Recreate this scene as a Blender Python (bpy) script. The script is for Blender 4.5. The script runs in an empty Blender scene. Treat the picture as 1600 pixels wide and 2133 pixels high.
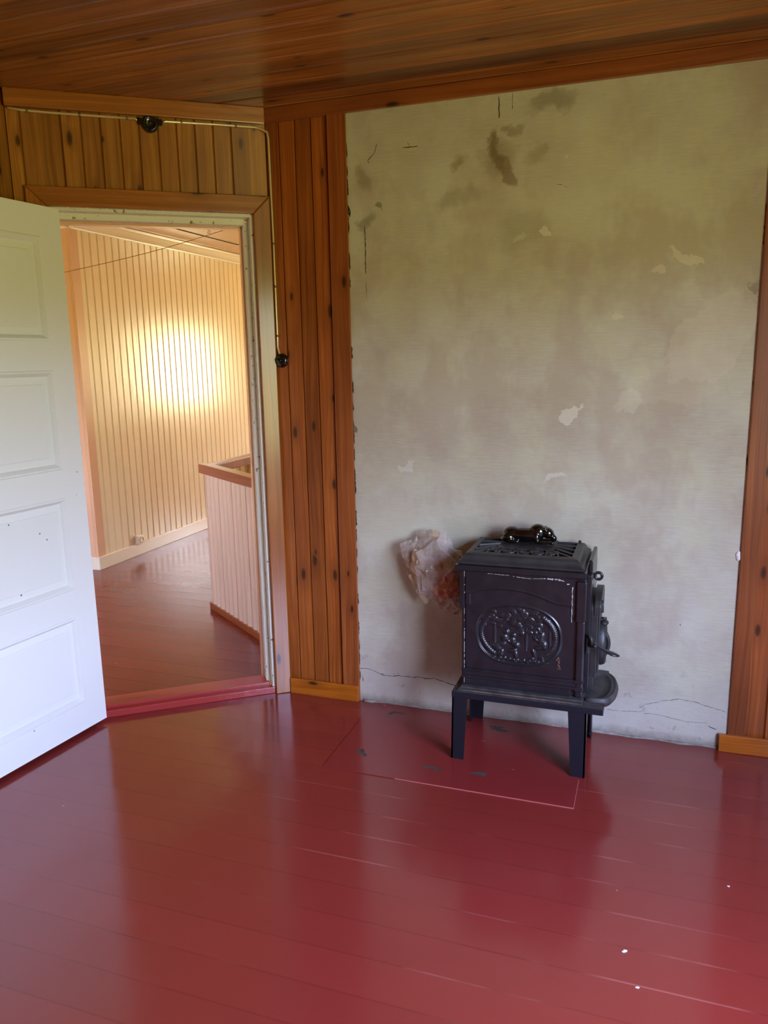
import bpy, bmesh, math, random
import numpy as np
from mathutils import Vector, Matrix, noise

random.seed(7)
S = bpy.context.scene
COL = S.collection

# ------------------------------------------------------------------ camera
YAW, PITCH, ROLL, FPX = -0.3358, -0.1966, -0.0185, 1607.9
CAM = Vector((1.5247, -3.0117, 1.5))
cy_, sy_, cp_, sp_ = math.cos(YAW), math.sin(YAW), math.cos(PITCH), math.sin(PITCH)
Fw = Vector((sy_ * cp_, cy_ * cp_, sp_)); Rt = Vector((cy_, -sy_, 0)); Up = Rt.cross(Fw)
R2 = math.cos(ROLL) * Rt + math.sin(ROLL) * Up
U2 = -math.sin(ROLL) * Rt + math.cos(ROLL) * Up
cd = bpy.data.cameras.new('camera'); cam = bpy.data.objects.new('camera', cd); COL.objects.link(cam)
cam.matrix_world = Matrix(((R2.x, U2.x, -Fw.x, CAM.x), (R2.y, U2.y, -Fw.y, CAM.y), (R2.z, U2.z, -Fw.z, CAM.z), (0, 0, 0, 1)))
cd.sensor_fit = 'HORIZONTAL'; cd.sensor_width = 36.0; cd.lens = FPX / 1600 * 36
cd.clip_start = 0.02
S.camera = cam

# ------------------------------------------------------------------ light, exposure
S.view_settings.view_transform = 'Standard'; S.view_settings.look = 'None'
S.view_settings.gamma = 1.0; S.view_settings.use_curve_mapping = False
S.view_settings.exposure = 1.62
WORLD_STRENGTH = 5.6
SKY_COL, HAZE_COL, TREE_COL, GRASS_COL = (1.25, 1.55, 2.65), (1.50, 1.68, 2.20), (0.34, 0.38, 0.12), (0.48, 0.48, 0.14)
LANDING_W = 32.0
LANDING_FILL_W = 3.6
WIN_X, WIN_Y0, WIN_Y1, WIN_Z0, WIN_Z1 = 2.75, -3.15, -1.42, 0.65, 2.10      # window in the right wall
LW_Y, LW_X0, LW_X1, LW_Z0, LW_Z1 = 6.2, -0.45, 0.55, 0.9, 1.95                # window at the end of the landing

w = bpy.data.worlds.new('world'); S.world = w; w.use_nodes = True
nt = w.node_tree; nt.nodes.clear()
wo = nt.nodes.new('ShaderNodeOutputWorld'); bg = nt.nodes.new('ShaderNodeBackground'); bg.inputs[1].default_value = WORLD_STRENGTH
tc = nt.nodes.new('ShaderNodeTexCoord'); sx = nt.nodes.new('ShaderNodeSeparateXYZ'); rp = nt.nodes.new('ShaderNodeValToRGB')
mr = nt.nodes.new('ShaderNodeMapRange'); mr.inputs[1].default_value = -1; mr.inputs[2].default_value = 1
nt.links.new(tc.outputs['Generated'], sx.inputs[0]); nt.links.new(sx.outputs[2], mr.inputs[0]); nt.links.new(mr.outputs[0], rp.inputs[0])
el = rp.color_ramp.elements
el[0].position = 0.0; el[0].color = (*GRASS_COL, 1)
el[1].position = 1.0; el[1].color = (*SKY_COL, 1)
for p_, c_ in ((0.44, GRASS_COL), (0.48, TREE_COL), (0.525, TREE_COL), (0.56, HAZE_COL), (0.70, SKY_COL)):
    e_ = el.new(p_); e_.color = (*c_, 1)
nt.links.new(rp.outputs[0], bg.inputs[0]); nt.links.new(bg.outputs[0], wo.inputs[0])

def area(name, loc, direction, sxx, syy, watts, color, portal=False):
    d = bpy.data.lights.new(name, 'AREA'); d.shape = 'RECTANGLE'; d.size = sxx; d.size_y = syy
    d.energy = watts; d.color = color
    o = bpy.data.objects.new(name, d); COL.objects.link(o); o.location = loc
    o.rotation_euler = Vector(direction).to_track_quat('-Z', 'Y').to_euler()
    if portal: d.cycles.is_portal = True
    return o
area('window_portal', (WIN_X + 0.12, (WIN_Y0 + WIN_Y1) / 2, (WIN_Z0 + WIN_Z1) / 2), (-1, 0, 0), WIN_Y1 - WIN_Y0, WIN_Z1 - WIN_Z0, 1, (1, 1, 1), True)
area('landing_daylight', ((LW_X0 + LW_X1) / 2, LW_Y + 0.05, (LW_Z0 + LW_Z1) / 2), (0, -1, 0), LW_X1 - LW_X0, LW_Z1 - LW_Z0, LANDING_W, (1.0, 0.88, 0.58))

area('landing_near_fill', (-2.55, -1.55, 1.5), (0, 1, 0), 0.9, 1.0, LANDING_FILL_W, (1.0, 0.80, 0.62))  # added unseen lamp that lightens the dark landing corner and balustrade

# ------------------------------------------------------------------ helpers
def lin(r, g, b):
    f = lambda c: (c / 255 / 12.92) if c / 255 <= 0.04045 else ((c / 255 + 0.055) / 1.055) ** 2.4
    return (f(r), f(g), f(b), 1.0)

class MB:
    """collects shapes for ONE mesh object"""
    def __init__(s): s.bm = bmesh.new(); s.mi = 0
    def _f(s, vs, smooth=False):
        try:
            f = s.bm.faces.new(vs); f.material_index = s.mi; f.smooth = smooth; return f
        except ValueError: return None
    def box(s, lo, hi, bevel=0.0, M=None):
        lo, hi = Vector(lo), Vector(hi); bm = bmesh.new()
        bmesh.ops.create_cube(bm, size=1.0)
        for v in bm.verts:
            v.co = Vector([lo[i] + (v.co[i] + .5) * (hi[i] - lo[i]) for i in range(3)])
        if bevel > 0: bmesh.ops.bevel(bm, geom=list(bm.edges), offset=bevel, segments=2, profile=0.6, affect='EDGES')
        s.merge(bm, M, bevel > 0 and False); return s
    def merge(s, bm, M=None, smooth=False):
        mp = {}
        for v in bm.verts:
            mp[v] = s.bm.verts.new((M @ v.co) if M else v.co)
        for f in bm.faces: s._f([mp[v] for v in f.verts], smooth or f.smooth)
        bm.free(); return s
    def prism(s, pts, z0, z1, M=None, smooth=False, bevel=0.0):
        """polygon pts (x,y) extruded z0..z1, local; M maps"""
        bm = bmesh.new()
        a = [bm.verts.new((x, y, z0)) for x, y in pts]; b = [bm.verts.new((x, y, z1)) for x, y in pts]
        n = len(pts); bm.faces.new(a[::-1]); bm.faces.new(b)
        for i in range(n):
            f = bm.faces.new((a[i], a[(i + 1) % n], b[(i + 1) % n], b[i])); f.smooth = smooth
        if bevel > 0:
            es = [e for e in bm.edges if abs(e.verts[0].co.z - e.verts[1].co.z) < 1e-9]
            bmesh.ops.bevel(bm, geom=es, offset=bevel, segments=2, profile=0.5, affect='EDGES')
        s.merge(bm, M); return s
    def tube(s, pts, r, seg=10, caps=True, closed=False):
        pts = [Vector(p) for p in pts]; n = len(pts)
        rr = r if isinstance(r, (list, tuple)) else [r] * n
        rings = []; prev = None
        for i, p in enumerate(pts):
            if closed: t = pts[(i + 1) % n] - pts[i - 1]
            else: t = pts[min(i + 1, n - 1)] - pts[max(i - 1, 0)]
            t.normalize()
            if prev is None:
                a = Vector((0, 0, 1)) if abs(t.z) < .9 else Vector((1, 0, 0)); x = t.cross(a).normalized()
            else: x = (prev - t * prev.dot(t)).normalized()
            prev = x; y = t.cross(x)
            rings.append([s.bm.verts.new(p + rr[i] * (math.cos(2 * math.pi * k / seg) * x + math.sin(2 * math.pi * k / seg) * y)) for k in range(seg)])
        m = n if closed else n - 1
        for i in range(m):
            A, B = rings[i], rings[(i + 1) % n]
            for k in range(seg): s._f((A[k], A[(k + 1) % seg], B[(k + 1) % seg], B[k]), True)
        if caps and not closed: s._f(rings[0][::-1]); s._f(rings[-1])
        return s
    def lathe(s, prof, M, seg=32):
        """prof: (r, h) revolved about local z, M maps"""
        rings = [[s.bm.verts.new(M @ Vector((r * math.cos(2 * math.pi * k / seg), r * math.sin(2 * math.pi * k / seg), h))) for k in range(seg)] for r, h in prof]
        for A, B in zip(rings, rings[1:]):
            for k in range(seg): s._f((A[k], A[(k + 1) % seg], B[(k + 1) % seg], B[k]), True)
        s._f(rings[0][::-1]); s._f(rings[-1]); return s
    def ball(s, c, r, M=None, sub=3):
        bm = bmesh.new(); bmesh.ops.create_icosphere(bm, subdivisions=sub, radius=1)
        r = r if isinstance(r, (list, tuple)) else (r, r, r)
        for v in bm.verts: v.co = Vector((v.co.x * r[0], v.co.y * r[1], v.co.z * r[2]))
        T = Matrix.Translation(Vector(c)) @ (M if M else Matrix())
        s.merge(bm, T, True); return s
    def build(s, name, mats, parent=None, M=None, recalc=True):
        if recalc: bmesh.ops.recalc_face_normals(s.bm, faces=list(s.bm.faces))
        me = bpy.data.meshes.new(name); s.bm.to_mesh(me); s.bm.free()
        for m in (mats if isinstance(mats, (list, tuple)) else [mats]): me.materials.append(m)
        o = bpy.data.objects.new(name, me); COL.objects.link(o)
        if parent:
            o.parent = parent
            if M is not None: bpy.context.view_layer.update(); o.matrix_basis = parent.matrix_world.inverted() @ M
        elif M is not None: o.matrix_world = M
        return o

def tag(o, label=None, cat=None, group=None, kind=None):
    for k, v in (('label', label), ('category', cat), ('group', group), ('kind', kind)):
        if v: o[k] = v
    return o
def struct(o, label=None): return tag(o, label, None, None, 'structure')
def empty(name, loc, label, cat, rz=0):
    o = bpy.data.objects.new(name, None); COL.objects.link(o); o.location = loc; o.rotation_euler = (0, 0, rz)
    o.empty_display_size = 0.05
    bpy.context.view_layer.update()
    return tag(o, label, cat)
def frame(o, X, Y, Z):
    X, Y, Z = Vector(X), Vector(Y), Vector(Z)
    return Matrix(((X.x, Y.x, Z.x, o[0]), (X.y, Y.y, Z.y, o[1]), (X.z, Y.z, Z.z, o[2]), (0, 0, 0, 1)))

TH = 0.645
u = Vector((-math.cos(TH), -math.sin(TH), 0)); nn = Vector((math.sin(TH), -math.cos(TH), 0))
MD = frame((0, 0, 0), u, nn, (0, 0, 1))               # door wall: x = s to the left, y into the room
MC = frame((0, 0, 0), (-1, 0, 0), (0, -1, 0), (0, 0, 1))  # chimney wall: local x = -world x, y into the room
H = 2.485

# ------------------------------------------------------------------ node helpers
class NT:
    def __init__(s, name):
        s.m = bpy.data.materials.new(name); s.m.use_nodes = True; s.t = s.m.node_tree
        s.b = s.t.nodes['Principled BSDF']; s.out = s.t.nodes['Material Output']
    def n(s, typ, **kw):
        nd = s.t.nodes.new('ShaderNode' + typ)
        for k, v in kw.items():
            if isinstance(k, str) and hasattr(nd, k): setattr(nd, k, v)
        return nd
    def l(s, a, b): s.t.links.new(a, b)
    def put(s, a, sock):
        if isinstance(a, (int, float)): sock.default_value = a
        elif isinstance(a, tuple): sock.default_value = a if len(a) == len(sock.default_value) else (a + (1.0,))[:len(sock.default_value)]
        else: s.l(a, sock)
    def math(s, op, a, b=0.0, c=0.0, clamp=False):
        nd = s.n('Math'); nd.operation = op; nd.use_clamp = clamp
        s.put(a, nd.inputs[0]); s.put(b, nd.inputs[1]); s.put(c, nd.inputs[2]); return nd.outputs[0]
    def mix(s, f, a, b, mode='MIX'):
        nd = s.n('Mix'); nd.data_type = 'RGBA'; nd.blend_type = mode
        s.put(f, nd.inputs[0]); s.put(a, nd.inputs[6]); s.put(b, nd.inputs[7]); return nd.outputs[2]
    def coord(s):
        return s.n('TexCoord').outputs['Object']
    def xyz(s, v):
        nd = s.n('SeparateXYZ'); s.l(v, nd.inputs[0]); return nd.outputs
    def comb(s, x, y, z):
        nd = s.n('CombineXYZ'); s.put(x, nd.inputs[0]); s.put(y, nd.inputs[1]); s.put(z, nd.inputs[2]); return nd.outputs[0]
    def vscale(s, v, sc):
        nd = s.n('Mapping'); s.l(v, nd.inputs[0]); nd.inputs['Scale'].default_value = sc; return nd.outputs[0]
    def noise(s, v, scale, detail=3, rough=0.5, dist=0.0, col=False):
        nd = s.n('TexNoise'); s.l(v, nd.inputs['Vector']); nd.inputs['Scale'].default_value = scale
        nd.inputs['Detail'].default_value = detail; nd.inputs['Roughness'].default_value = rough; nd.inputs['Distortion'].default_value = dist
        return nd.outputs['Color' if col else 'Fac']
    def ramp(s, f, stops, interp='LINEAR'):
        nd = s.n('ValToRGB'); nd.color_ramp.interpolation = interp; e = nd.color_ramp.elements
        st = [(p, (c if isinstance(c, tuple) else (c, c, c)) ) for p, c in stops]
        e[0].position = st[0][0]; e[0].color = (*st[0][1][:3], 1); e[1].position = st[-1][0]; e[1].color = (*st[-1][1][:3], 1)
        for p, c in st[1:-1]:
            x = e.new(p); x.color = (*c[:3], 1)
        s.l(f, nd.inputs[0]); return nd.outputs[0]
    def bump(s, h, strength=0.3, dist=0.01):
        nd = s.n('Bump'); nd.inputs['Strength'].default_value = strength; nd.inputs['Distance'].default_value = dist
        s.l(h, nd.inputs['Height']); s.l(nd.outputs[0], s.b.inputs['Normal']); return nd
    def set(s, **kw):
        for k, v in kw.items(): s.put(v, s.b.inputs[k.replace('_', ' ')])

def simple(name, col, rough=0.5, metal=0.0, coat=0.0, bumpscale=None, bumpstr=0.15, spec=None, var=0.0):
    t = NT(name); t.set(Roughness=rough, Metallic=metal)
    t.b.inputs['Base Color'].default_value = col; t.b.inputs['Coat Weight'].default_value = coat; t.b.inputs['Coat Roughness'].default_value = 0.12
    if spec is not None: t.b.inputs['Specular IOR Level'].default_value = spec
    c = t.coord()
    if var > 0:
        f = t.noise(c, 22, 4, 0.6); k = t.ramp(f, [(0.35, tuple(x * (1 - var) for x in col[:3])), (0.65, tuple(min(1, x * (1 + var)) for x in col[:3]))])
        t.l(k, t.b.inputs['Base Color'])
    if bumpscale: t.bump(t.noise(c, bumpscale, 4, 0.6), bumpstr, 0.002)
    return t.m

def pine(name, spacing=0.07, phase=0.0, light=lin(196, 124, 52), dark=lin(138, 74, 22), rough=0.28, knots=1.0, tint=0.35, coat=0.5):
    """varnished pine, grain along local z, boards across local x"""
    t = NT(name); c = t.coord(); x, y, z = t.xyz(c)
    oi = t.n('ObjectInfo').outputs['Random']
    off = t.math('MULTIPLY', oi, 37.0)
    bi = t.math('FLOOR', t.math('DIVIDE', t.math('SUBTRACT', x, phase), spacing))
    wn = t.n('TexWhiteNoise'); wn.noise_dimensions = '2D'; t.l(t.comb(bi, off, 0), wn.inputs['Vector'])
    rnd = wn.outputs['Value']; rc = wn.outputs['Color']
    zz = t.math('ADD', t.math('ADD', z, t.math('MULTIPLY', rnd, 13.0)), off)
    xx = t.math('ADD', t.math('ADD', x, y), t.math('MULTIPLY', rnd, 3.0))
    warp = t.noise(t.comb(t.math('MULTIPLY', xx, 6.0), 0, t.math('MULTIPLY', zz, 1.6)), 1.0, 2, 0.5)
    xw = t.math('ADD', xx, t.math('MULTIPLY', warp, 0.06))
    g1 = t.noise(t.comb(t.math('MULTIPLY', xw, 60.0), y, t.math('MULTIPLY', zz, 1.0)), 1.0, 3, 0.55)
    g2 = t.noise(t.comb(t.math('MULTIPLY', xw, 260.0), y, t.math('MULTIPLY', zz, 3.0)), 1.0, 2, 0.5)
    blot = t.noise(t.comb(t.math('MULTIPLY', xx, 5.0), 0, t.math('MULTIPLY', zz, 2.2)), 1.0, 3, 0.55)
    fac = t.math('ADD', t.math('MULTIPLY', g1, 0.65), t.math('MULTIPLY', g2, 0.35))
    col = t.mix(t.ramp(fac, [(0.36, 0.0), (0.64, 1.0)]), dark, light)
    # blotchy old varnish
    col = t.mix(t.math('MULTIPLY', t.ramp(blot, [(0.35, 1.0), (0.62, 0.0)]), 0.35), col, tuple(v * 0.5 for v in dark[:3]) + (1,))
    # board-to-board tint
    tv = t.ramp(rnd, [(0.0, (1 - tint, 1 - tint * 1.15, 1 - tint * 1.3)), (0.5, (1, 1, 1)), (1.0, (1 + tint * .5, 1 + tint * .45, 1 + tint * .2))])
    col = t.mix(1.0, col, tv, 'MULTIPLY')
    # knots
    kv = t.comb(t.math('MULTIPLY', xx, 12.0), t.math('MULTIPLY', zz, 4.6), 0)
    vo = t.n('TexVoronoi'); vo.voronoi_dimensions = '2D'; vo.inputs['Scale'].default_value = 1.0; t.l(kv, vo.inputs['Vector'])
    vs = t.n('SeparateColor'); t.l(vo.outputs['Color'], vs.inputs[0])
    pick = t.math('GREATER_THAN', vs.outputs[0], 1 - 0.42 * knots)
    d = t.math('DIVIDE', vo.outputs['Distance'], t.math('ADD', 0.45, t.math('MULTIPLY', vs.outputs[1], 0.8)))
    kr = t.math('MULTIPLY', t.ramp(d, [(0.04, 1.0), (0.09, 0.75), (0.13, 0.0)]), pick)
    halo = t.math('MULTIPLY', t.ramp(d, [(0.1, 1.0), (0.40, 0.0)]), pick)
    col = t.mix(t.math('MULTIPLY', halo, 0.35), col, lin(96, 44, 14))
    col = t.mix(t.math('MULTIPLY', kr, 0.85), col, lin(34, 20, 10))
    t.l(col, t.b.inputs['Base Color'])
    t.set(Roughness=t.math('ADD', rough, t.math('MULTIPLY', blot, 0.12)))
    t.b.inputs['Coat Weight'].default_value = coat; t.b.inputs['Coat Roughness'].default_value = 0.18
    hh = t.math('ADD', t.math('MULTIPLY', fac, 0.4), t.math('MULTIPLY', t.noise(t.comb(t.math('MULTIPLY', xx, 9.0), y, t.math('MULTIPLY', zz, 3.0)), 1.0, 3, 0.5), 1.0))
    t.bump(hh, 0.35, 0.0018)
    return t.m

def blob_mask(t, X, Z, cx, cz, rx, rz, ang=0.0, soft=0.35):
    """elliptical soft mask on noise-warped coordinates"""
    dx = t.math('SUBTRACT', X, cx); dz = t.math('SUBTRACT', Z, cz)
    ca, sa = math.cos(ang), math.sin(ang)
    a = t.math('DIVIDE', t.math('ADD', t.math('MULTIPLY', dx, ca), t.math('MULTIPLY', dz, sa)), rx)
    b = t.math('DIVIDE', t.math('SUBTRACT', t.math('MULTIPLY', dz, ca), t.math('MULTIPLY', dx, sa)), rz)
    r2 = t.math('ADD', t.math('MULTIPLY', a, a), t.math('MULTIPLY', b, b))
    return t.ramp(r2, [(max(0.0, 1 - soft), 1.0), (1.0, 0.0)], 'EASE') if soft < 1 else t.ramp(r2, [(0.0, 1.0), (1.0, 0.0)], 'EASE')

def plaster_mat():
    t = NT('old plaster'); c = t.coord(); x, y, z = t.xyz(c)
    wx = t.noise(c, 7.0, 4, 0.6, col=True); sx = t.n('SeparateColor'); t.l(wx, sx.inputs[0])
    wx2 = t.noise(c, 38.0, 3, 0.6, col=True); sx2 = t.n('SeparateColor'); t.l(wx2, sx2.inputs[0])
    X = t.math('ADD', x, t.math('ADD', t.math('MULTIPLY', t.math('SUBTRACT', sx.outputs[0], .5), .16), t.math('MULTIPLY', t.math('SUBTRACT', sx2.outputs[0], .5), .03)))
    Z = t.math('ADD', z, t.math('ADD', t.math('MULTIPLY', t.math('SUBTRACT', sx.outputs[1], .5), .16), t.math('MULTIPLY', t.math('SUBTRACT', sx2.outputs[1], .5), .03)))
    base, pale, brown, grn = lin(196, 194, 174), lin(226, 222, 212), lin(172, 156, 138), lin(158, 158, 124)
    n1 = t.noise(c, 2.3, 5, 0.55); n2 = t.noise(c, 5.0, 5, 0.6)
    col = t.mix(t.ramp(n1, [(0.38, 0.0), (0.62, 1.0)]), base, lin(178, 168, 148))
    col = t.mix(t.math('MULTIPLY', t.ramp(n2, [(0.45, 0.0), (0.66, 1.0)]), 0.50), col, lin(196, 194, 160))
    # fine horizontal trowel streaks
    st = t.noise(t.comb(t.math('MULTIPLY', x, 14.0), 0, t.math('MULTIPLY', z, 190.0)), 1.0, 3, 0.6)
    col = t.mix(t.math('MULTIPLY', t.ramp(st, [(0.42, 0.0), (0.75, 1.0)]), 0.22), col, pale)
    big = t.noise(t.comb(t.math('MULTIPLY', x, 3.0), 0, t.math('MULTIPLY', z, 2.0)), 1.0, 4, 0.7)
    col = t.mix(t.math('MULTIPLY', t.ramp(big, [(0.48, 0.0), (0.58, 1.0)]), 0.50), col, brown)
    def B(cx, cz, rx, rz, ang, soft, strength, colr):
        nonlocal col
        col = t.mix(t.math('MULTIPLY', blob_mask(t, X, Z, cx, cz, rx, rz, ang, soft), strength), col, colr)
    # brown water stains under the ceiling
    B(0.935, 2.255, 0.030, 0.075, 0.1, 1.0, 0.85, lin(112, 92, 58))
    B(0.975, 2.175, 0.085, 0.035, -0.85, 0.6, 0.60, lin(112, 92, 60))
    B(0.945, 2.22, 0.09, 0.07, 0.3, 1.0, 0.45, lin(124, 108, 70))
    B(0.80, 2.215, 0.050, 0.030, 0.2, 1.0, 0.55, lin(124, 108, 72))
    B(0.99, 2.315, 0.035, 0.022, 0.2, 1.0, 0.5, lin(118, 106, 72))
    B(1.09, 2.21, 0.05, 0.045, 0.2, 1.0, 0.35, lin(124, 108, 78))
    B(1.13, 2.385, 0.12, 0.045, 0.15, 1.0, 0.55, lin(120, 104, 84))
    B(0.80, 2.09, 0.12, 0.045, 0.15, 1.0, 0.35, lin(126, 114, 76))
    B(0.425, 2.175, 0.035, 0.055, 0.1, 1.0, 0.50, lin(130, 116, 78))
    B(0.465, 2.075, 0.018, 0.020, 0.0, 0.8, 0.6, lin(92, 84, 56))
    B(0.415, 2.02, 0.05, 0.045, 0.0, 1.0, 0.55, lin(112, 110, 78))
    B(0.372, 1.23, 0.008, 0.028, 0.0, 0.5, 0.7, lin(84, 76, 48))
    B(1.04, 1.96, 0.13, 0.09, 0.1, 1.0, 0.30, lin(136, 130, 96))
    B(0.84, 0.80, 0.12, 0.10, 0.0, 1.0, 0.30, lin(140, 140, 116))
    B(1.835, 1.71, 0.015, 0.022, 0.0, 0.7, 0.5, lin(110, 100, 80))
    # pale repaired patches
    B(1.700, 1.54, 0.19, 0.12, 0.9, 0.18, 0.20, lin(226, 218, 198))
    B(1.62, 1.42, 0.20, 0.10, 0.3, 0.25, 0.14, lin(226, 218, 198))
    B(1.61, 1.83, 0.060, 0.016, -0.1, 0.3, 0.45, lin(232, 224, 204))
    B(1.535, 1.78, 0.022, 0.016, 0.0, 0.3, 0.40, lin(230, 222, 202))
    B(1.37, 1.63, 0.022, 0.014, 0.0, 0.3, 0.32, lin(230, 222, 202))
    B(1.235, 1.285, 0.050, 0.022, 0.55, 0.15, 0.50, lin(234, 228, 210))
    B(1.11, 1.935, 0.022, 0.010, -0.5, 0.25, 0.50, lin(238, 230, 212))
    B(1.03, 1.94, 0.030, 0.010, 0.0, 0.4, 0.28, lin(232, 224, 204))
    B(1.44, 1.33, 0.05, 0.03, 0.3, 0.5, 0.25, lin(230, 224, 206))
    B(1.17, 1.03, 0.05, 0.02, 0.1, 0.5, 0.35, lin(236, 232, 222))
    B(0.58, 1.06, 0.02, 0.03, 0.1, 0.6, 0.30, lin(238, 234, 224))
    # pale worn skirting band and darker strip at the foot
    foot = t.math('ADD', z, t.math('MULTIPLY', sx.outputs[0], 0.06))
    col = t.mix(t.math('MULTIPLY', t.ramp(foot, [(0.16, 1.0), (0.24, 0.0)]), 0.30), col, lin(214, 210, 204))
    col = t.mix(t.math('MULTIPLY', t.ramp(t.math('ADD', z, t.math('MULTIPLY', sx2.outputs[0], 0.04)), [(0.030, 1.0), (0.062, 0.0)]), 0.6), col, lin(112, 100, 86))
    spots = t.noise(c, 26.0, 4, 0.7)
    fm = t.math('MULTIPLY', t.ramp(foot, [(0.10, 1.0), (0.45, 0.0)]), t.ramp(spots, [(0.60, 0.0), (0.68, 1.0)]))
    col = t.mix(t.math('MULTIPLY', fm, 0.5), col, lin(120, 116, 112))
    t.l(col, t.b.inputs['Base Color']); t.set(Roughness=0.72)
    h = t.math('ADD', t.math('MULTIPLY', n2, 1.2), t.math('ADD', t.math('MULTIPLY', st, 0.25), t.math('MULTIPLY', t.noise(c, 60, 5, 0.65), 0.25)))
    t.bump(h, 0.30, 0.006)
    return t.m

def floor_mat(name, width=0.12, phase=-0.58, worn=1.0, gapdark=0.6, A=lin(140, 50, 44), B_=lin(128, 44, 38), spec=0.95, ro=0.0):
    """glossy red floor paint; boards run along x"""
    t = NT(name); c = t.coord(); x, y, z = t.xyz(c)
    q = t.math('DIVIDE', t.math('SUBTRACT', y, phase), width)
    fr = t.math('SUBTRACT', q, t.math('FLOOR', q))
    dist = t.math('MULTIPLY', t.math('MINIMUM', fr, t.math('SUBTRACT', 1.0, fr)), width)
    bi = t.math('FLOOR', t.math('ADD', q, 0.5))
    bd = t.math('FLOOR', q)
    wn = t.n('TexWhiteNoise'); wn.noise_dimensions = '1D'; t.l(bd, wn.inputs['W']); rnd = wn.outputs['Value']
    wn2 = t.n('TexWhiteNoise'); wn2.noise_dimensions = '1D'; t.l(bi, wn2.inputs['W']); r2 = wn2.outputs['Value']
    n = t.noise(c, 1.8, 4, 0.6)
    col = t.mix(n, A, B_)
    tv = t.ramp(rnd, [(0.0, (0.93, 0.93, 0.93)), (1.0, (1.05, 1.05, 1.05))])
    col = t.mix(1.0, col, tv, 'MULTIPLY')
    # worn pale gap lines, broken up along the joint
    ln = t.noise(t.comb(t.math('MULTIPLY', x, 2.2), t.math('MULTIPLY', bi, 7.3), 0), 1.0, 3, 0.6)
    on = t.ramp(ln, [(0.50, 0.0), (0.62, 1.0)])
    right = t.ramp(x, [(0.05, 0.1), (0.75, 1.0)])
    line = t.ramp(dist, [(0.0002, 1.0), (0.0010, 0.0)])
    dline = t.ramp(dist, [(0.0006, 1.0), (0.0022, 0.0)])
    col = t.mix(t.math('MULTIPLY', dline, gapdark * 0.5), col, lin(76, 16, 18))
    col = t.mix(t.math('MULTIPLY', t.math('MULTIPLY', line, on), t.math('MULTIPLY', right, 0.40 * worn)), col, lin(206, 130, 118))
    # little paint chips and dust
    sp = t.n('TexVoronoi'); sp.inputs['Scale'].default_value = 6.0; t.l(c, sp.inputs['Vector'])
    sc = t.n('SeparateColor'); t.l(sp.outputs['Color'], sc.inputs[0])
    chip = t.math('MULTIPLY', t.ramp(sp.outputs['Distance'], [(0.012, 1.0), (0.022, 0.0)]), t.math('GREATER_THAN', sc.outputs[0], 0.72))
    col = t.mix(t.math('MULTIPLY', chip, 0.6), col, lin(214, 150, 138))
    t.l(col, t.b.inputs['Base Color'])
    rr = t.noise(c, 9.0, 4, 0.6)
    t.set(Roughness=t.ramp(rr, [(0.3, 0.12 + ro), (0.7, 0.19 + ro)]))
    t.b.inputs['Specular IOR Level'].default_value = spec
    cup = t.math('MULTIPLY', t.math('POWER', t.math('ABSOLUTE', t.math('SUBTRACT', fr, 0.5)), 2.0), 2.0)
    gap = t.math('MULTIPLY', t.ramp(dist, [(0.0, 1.0), (0.0025, 0.0)]), -0.12)
    h = t.math('ADD', t.math('ADD', t.math('MULTIPLY', t.noise(c, 5.0, 3, 0.5), 0.8), t.math('MULTIPLY', cup, 0.3)), gap)
    h = t.math('ADD', h, t.math('MULTIPLY', t.noise(c, 70.0, 3, 0.5), 0.04))
    t.bump(h, 0.25, 0.004)
    return t.m

M = {}
M['plaster'] = plaster_mat()
M['crack'] = simple('dark crack lines', lin(40, 36, 34), 0.9)  # dark colour of thin lines: cracks and hatch gap
M['stainline'] = simple('dark stain mark', lin(58, 50, 34), 0.9)
M['lump'] = simple('white plaster lump', lin(235, 232, 228), 0.7, bumpscale=80, bumpstr=0.5)
M['mortar'] = simple('dirty mortar', lin(150, 144, 134), 0.85, bumpscale=70, bumpstr=0.8, var=0.35)
M['pine_door'] = pine('varnished pine over door', 0.07, 0.0, lin(186, 126, 52), lin(140, 84, 26), tint=0.30)
M['pine_chim'] = pine('varnished pine by chimney', 0.07, -0.055, lin(184, 106, 44), lin(130, 62, 20), tint=0.32)
M['pine_right'] = pine('varnished pine right', 0.07, -1.91, lin(186, 104, 46), lin(138, 66, 24), tint=0.28)
M['pine_trim'] = pine('varnished pine trim', 5.0, 2.5, lin(188, 116, 48), lin(146, 82, 26), tint=0.12, knots=0.6, rough=0.24, coat=0.6)
M['pine_red'] = pine('reddish varnished pine trim', 5.0, 2.5, lin(166, 94, 44), lin(126, 62, 26), tint=0.12, knots=0.7)
M['pine_new'] = pine('newer yellow pine', 5.0, 2.5, lin(206, 120, 32), lin(158, 76, 12), tint=0.1, knots=1.2, rough=0.22)
M['pine_ceil'] = pine('dark varnished ceiling boards', 0.11, 0.0, lin(178, 110, 46), lin(110, 60, 20), tint=0.5, knots=0.4, rough=0.36, coat=0.3)
M['rail'] = pine('brown varnished handrail', 5.0, 2.5, lin(172, 92, 44), lin(140, 66, 28), tint=0.1, knots=0.2)
M['red'] = floor_mat('red floor paint')
M['red_warm_lit'] = floor_mat('red floor paint with warm landing light', 0.12, 0.0, 0.0, 1.6, lin(130, 52, 36), lin(116, 45, 30), 0.28, 0.05)  # same red paint, browner because the warm landing light is in the colour
M['red_plain'] = simple('red paint on threshold', lin(158, 54, 50), 0.22, bumpscale=40, bumpstr=0.4)
M['red_plate'] = simple('red paint on steel plate', lin(132, 44, 42), 0.17, bumpscale=6, bumpstr=0.3, spec=0.95)
M['chip'] = simple('bare dark steel', lin(74, 66, 60), 0.6, var=0.3)
M['pale_edge'] = simple('worn pale paint edge', lin(190, 104, 96), 0.4)
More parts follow.
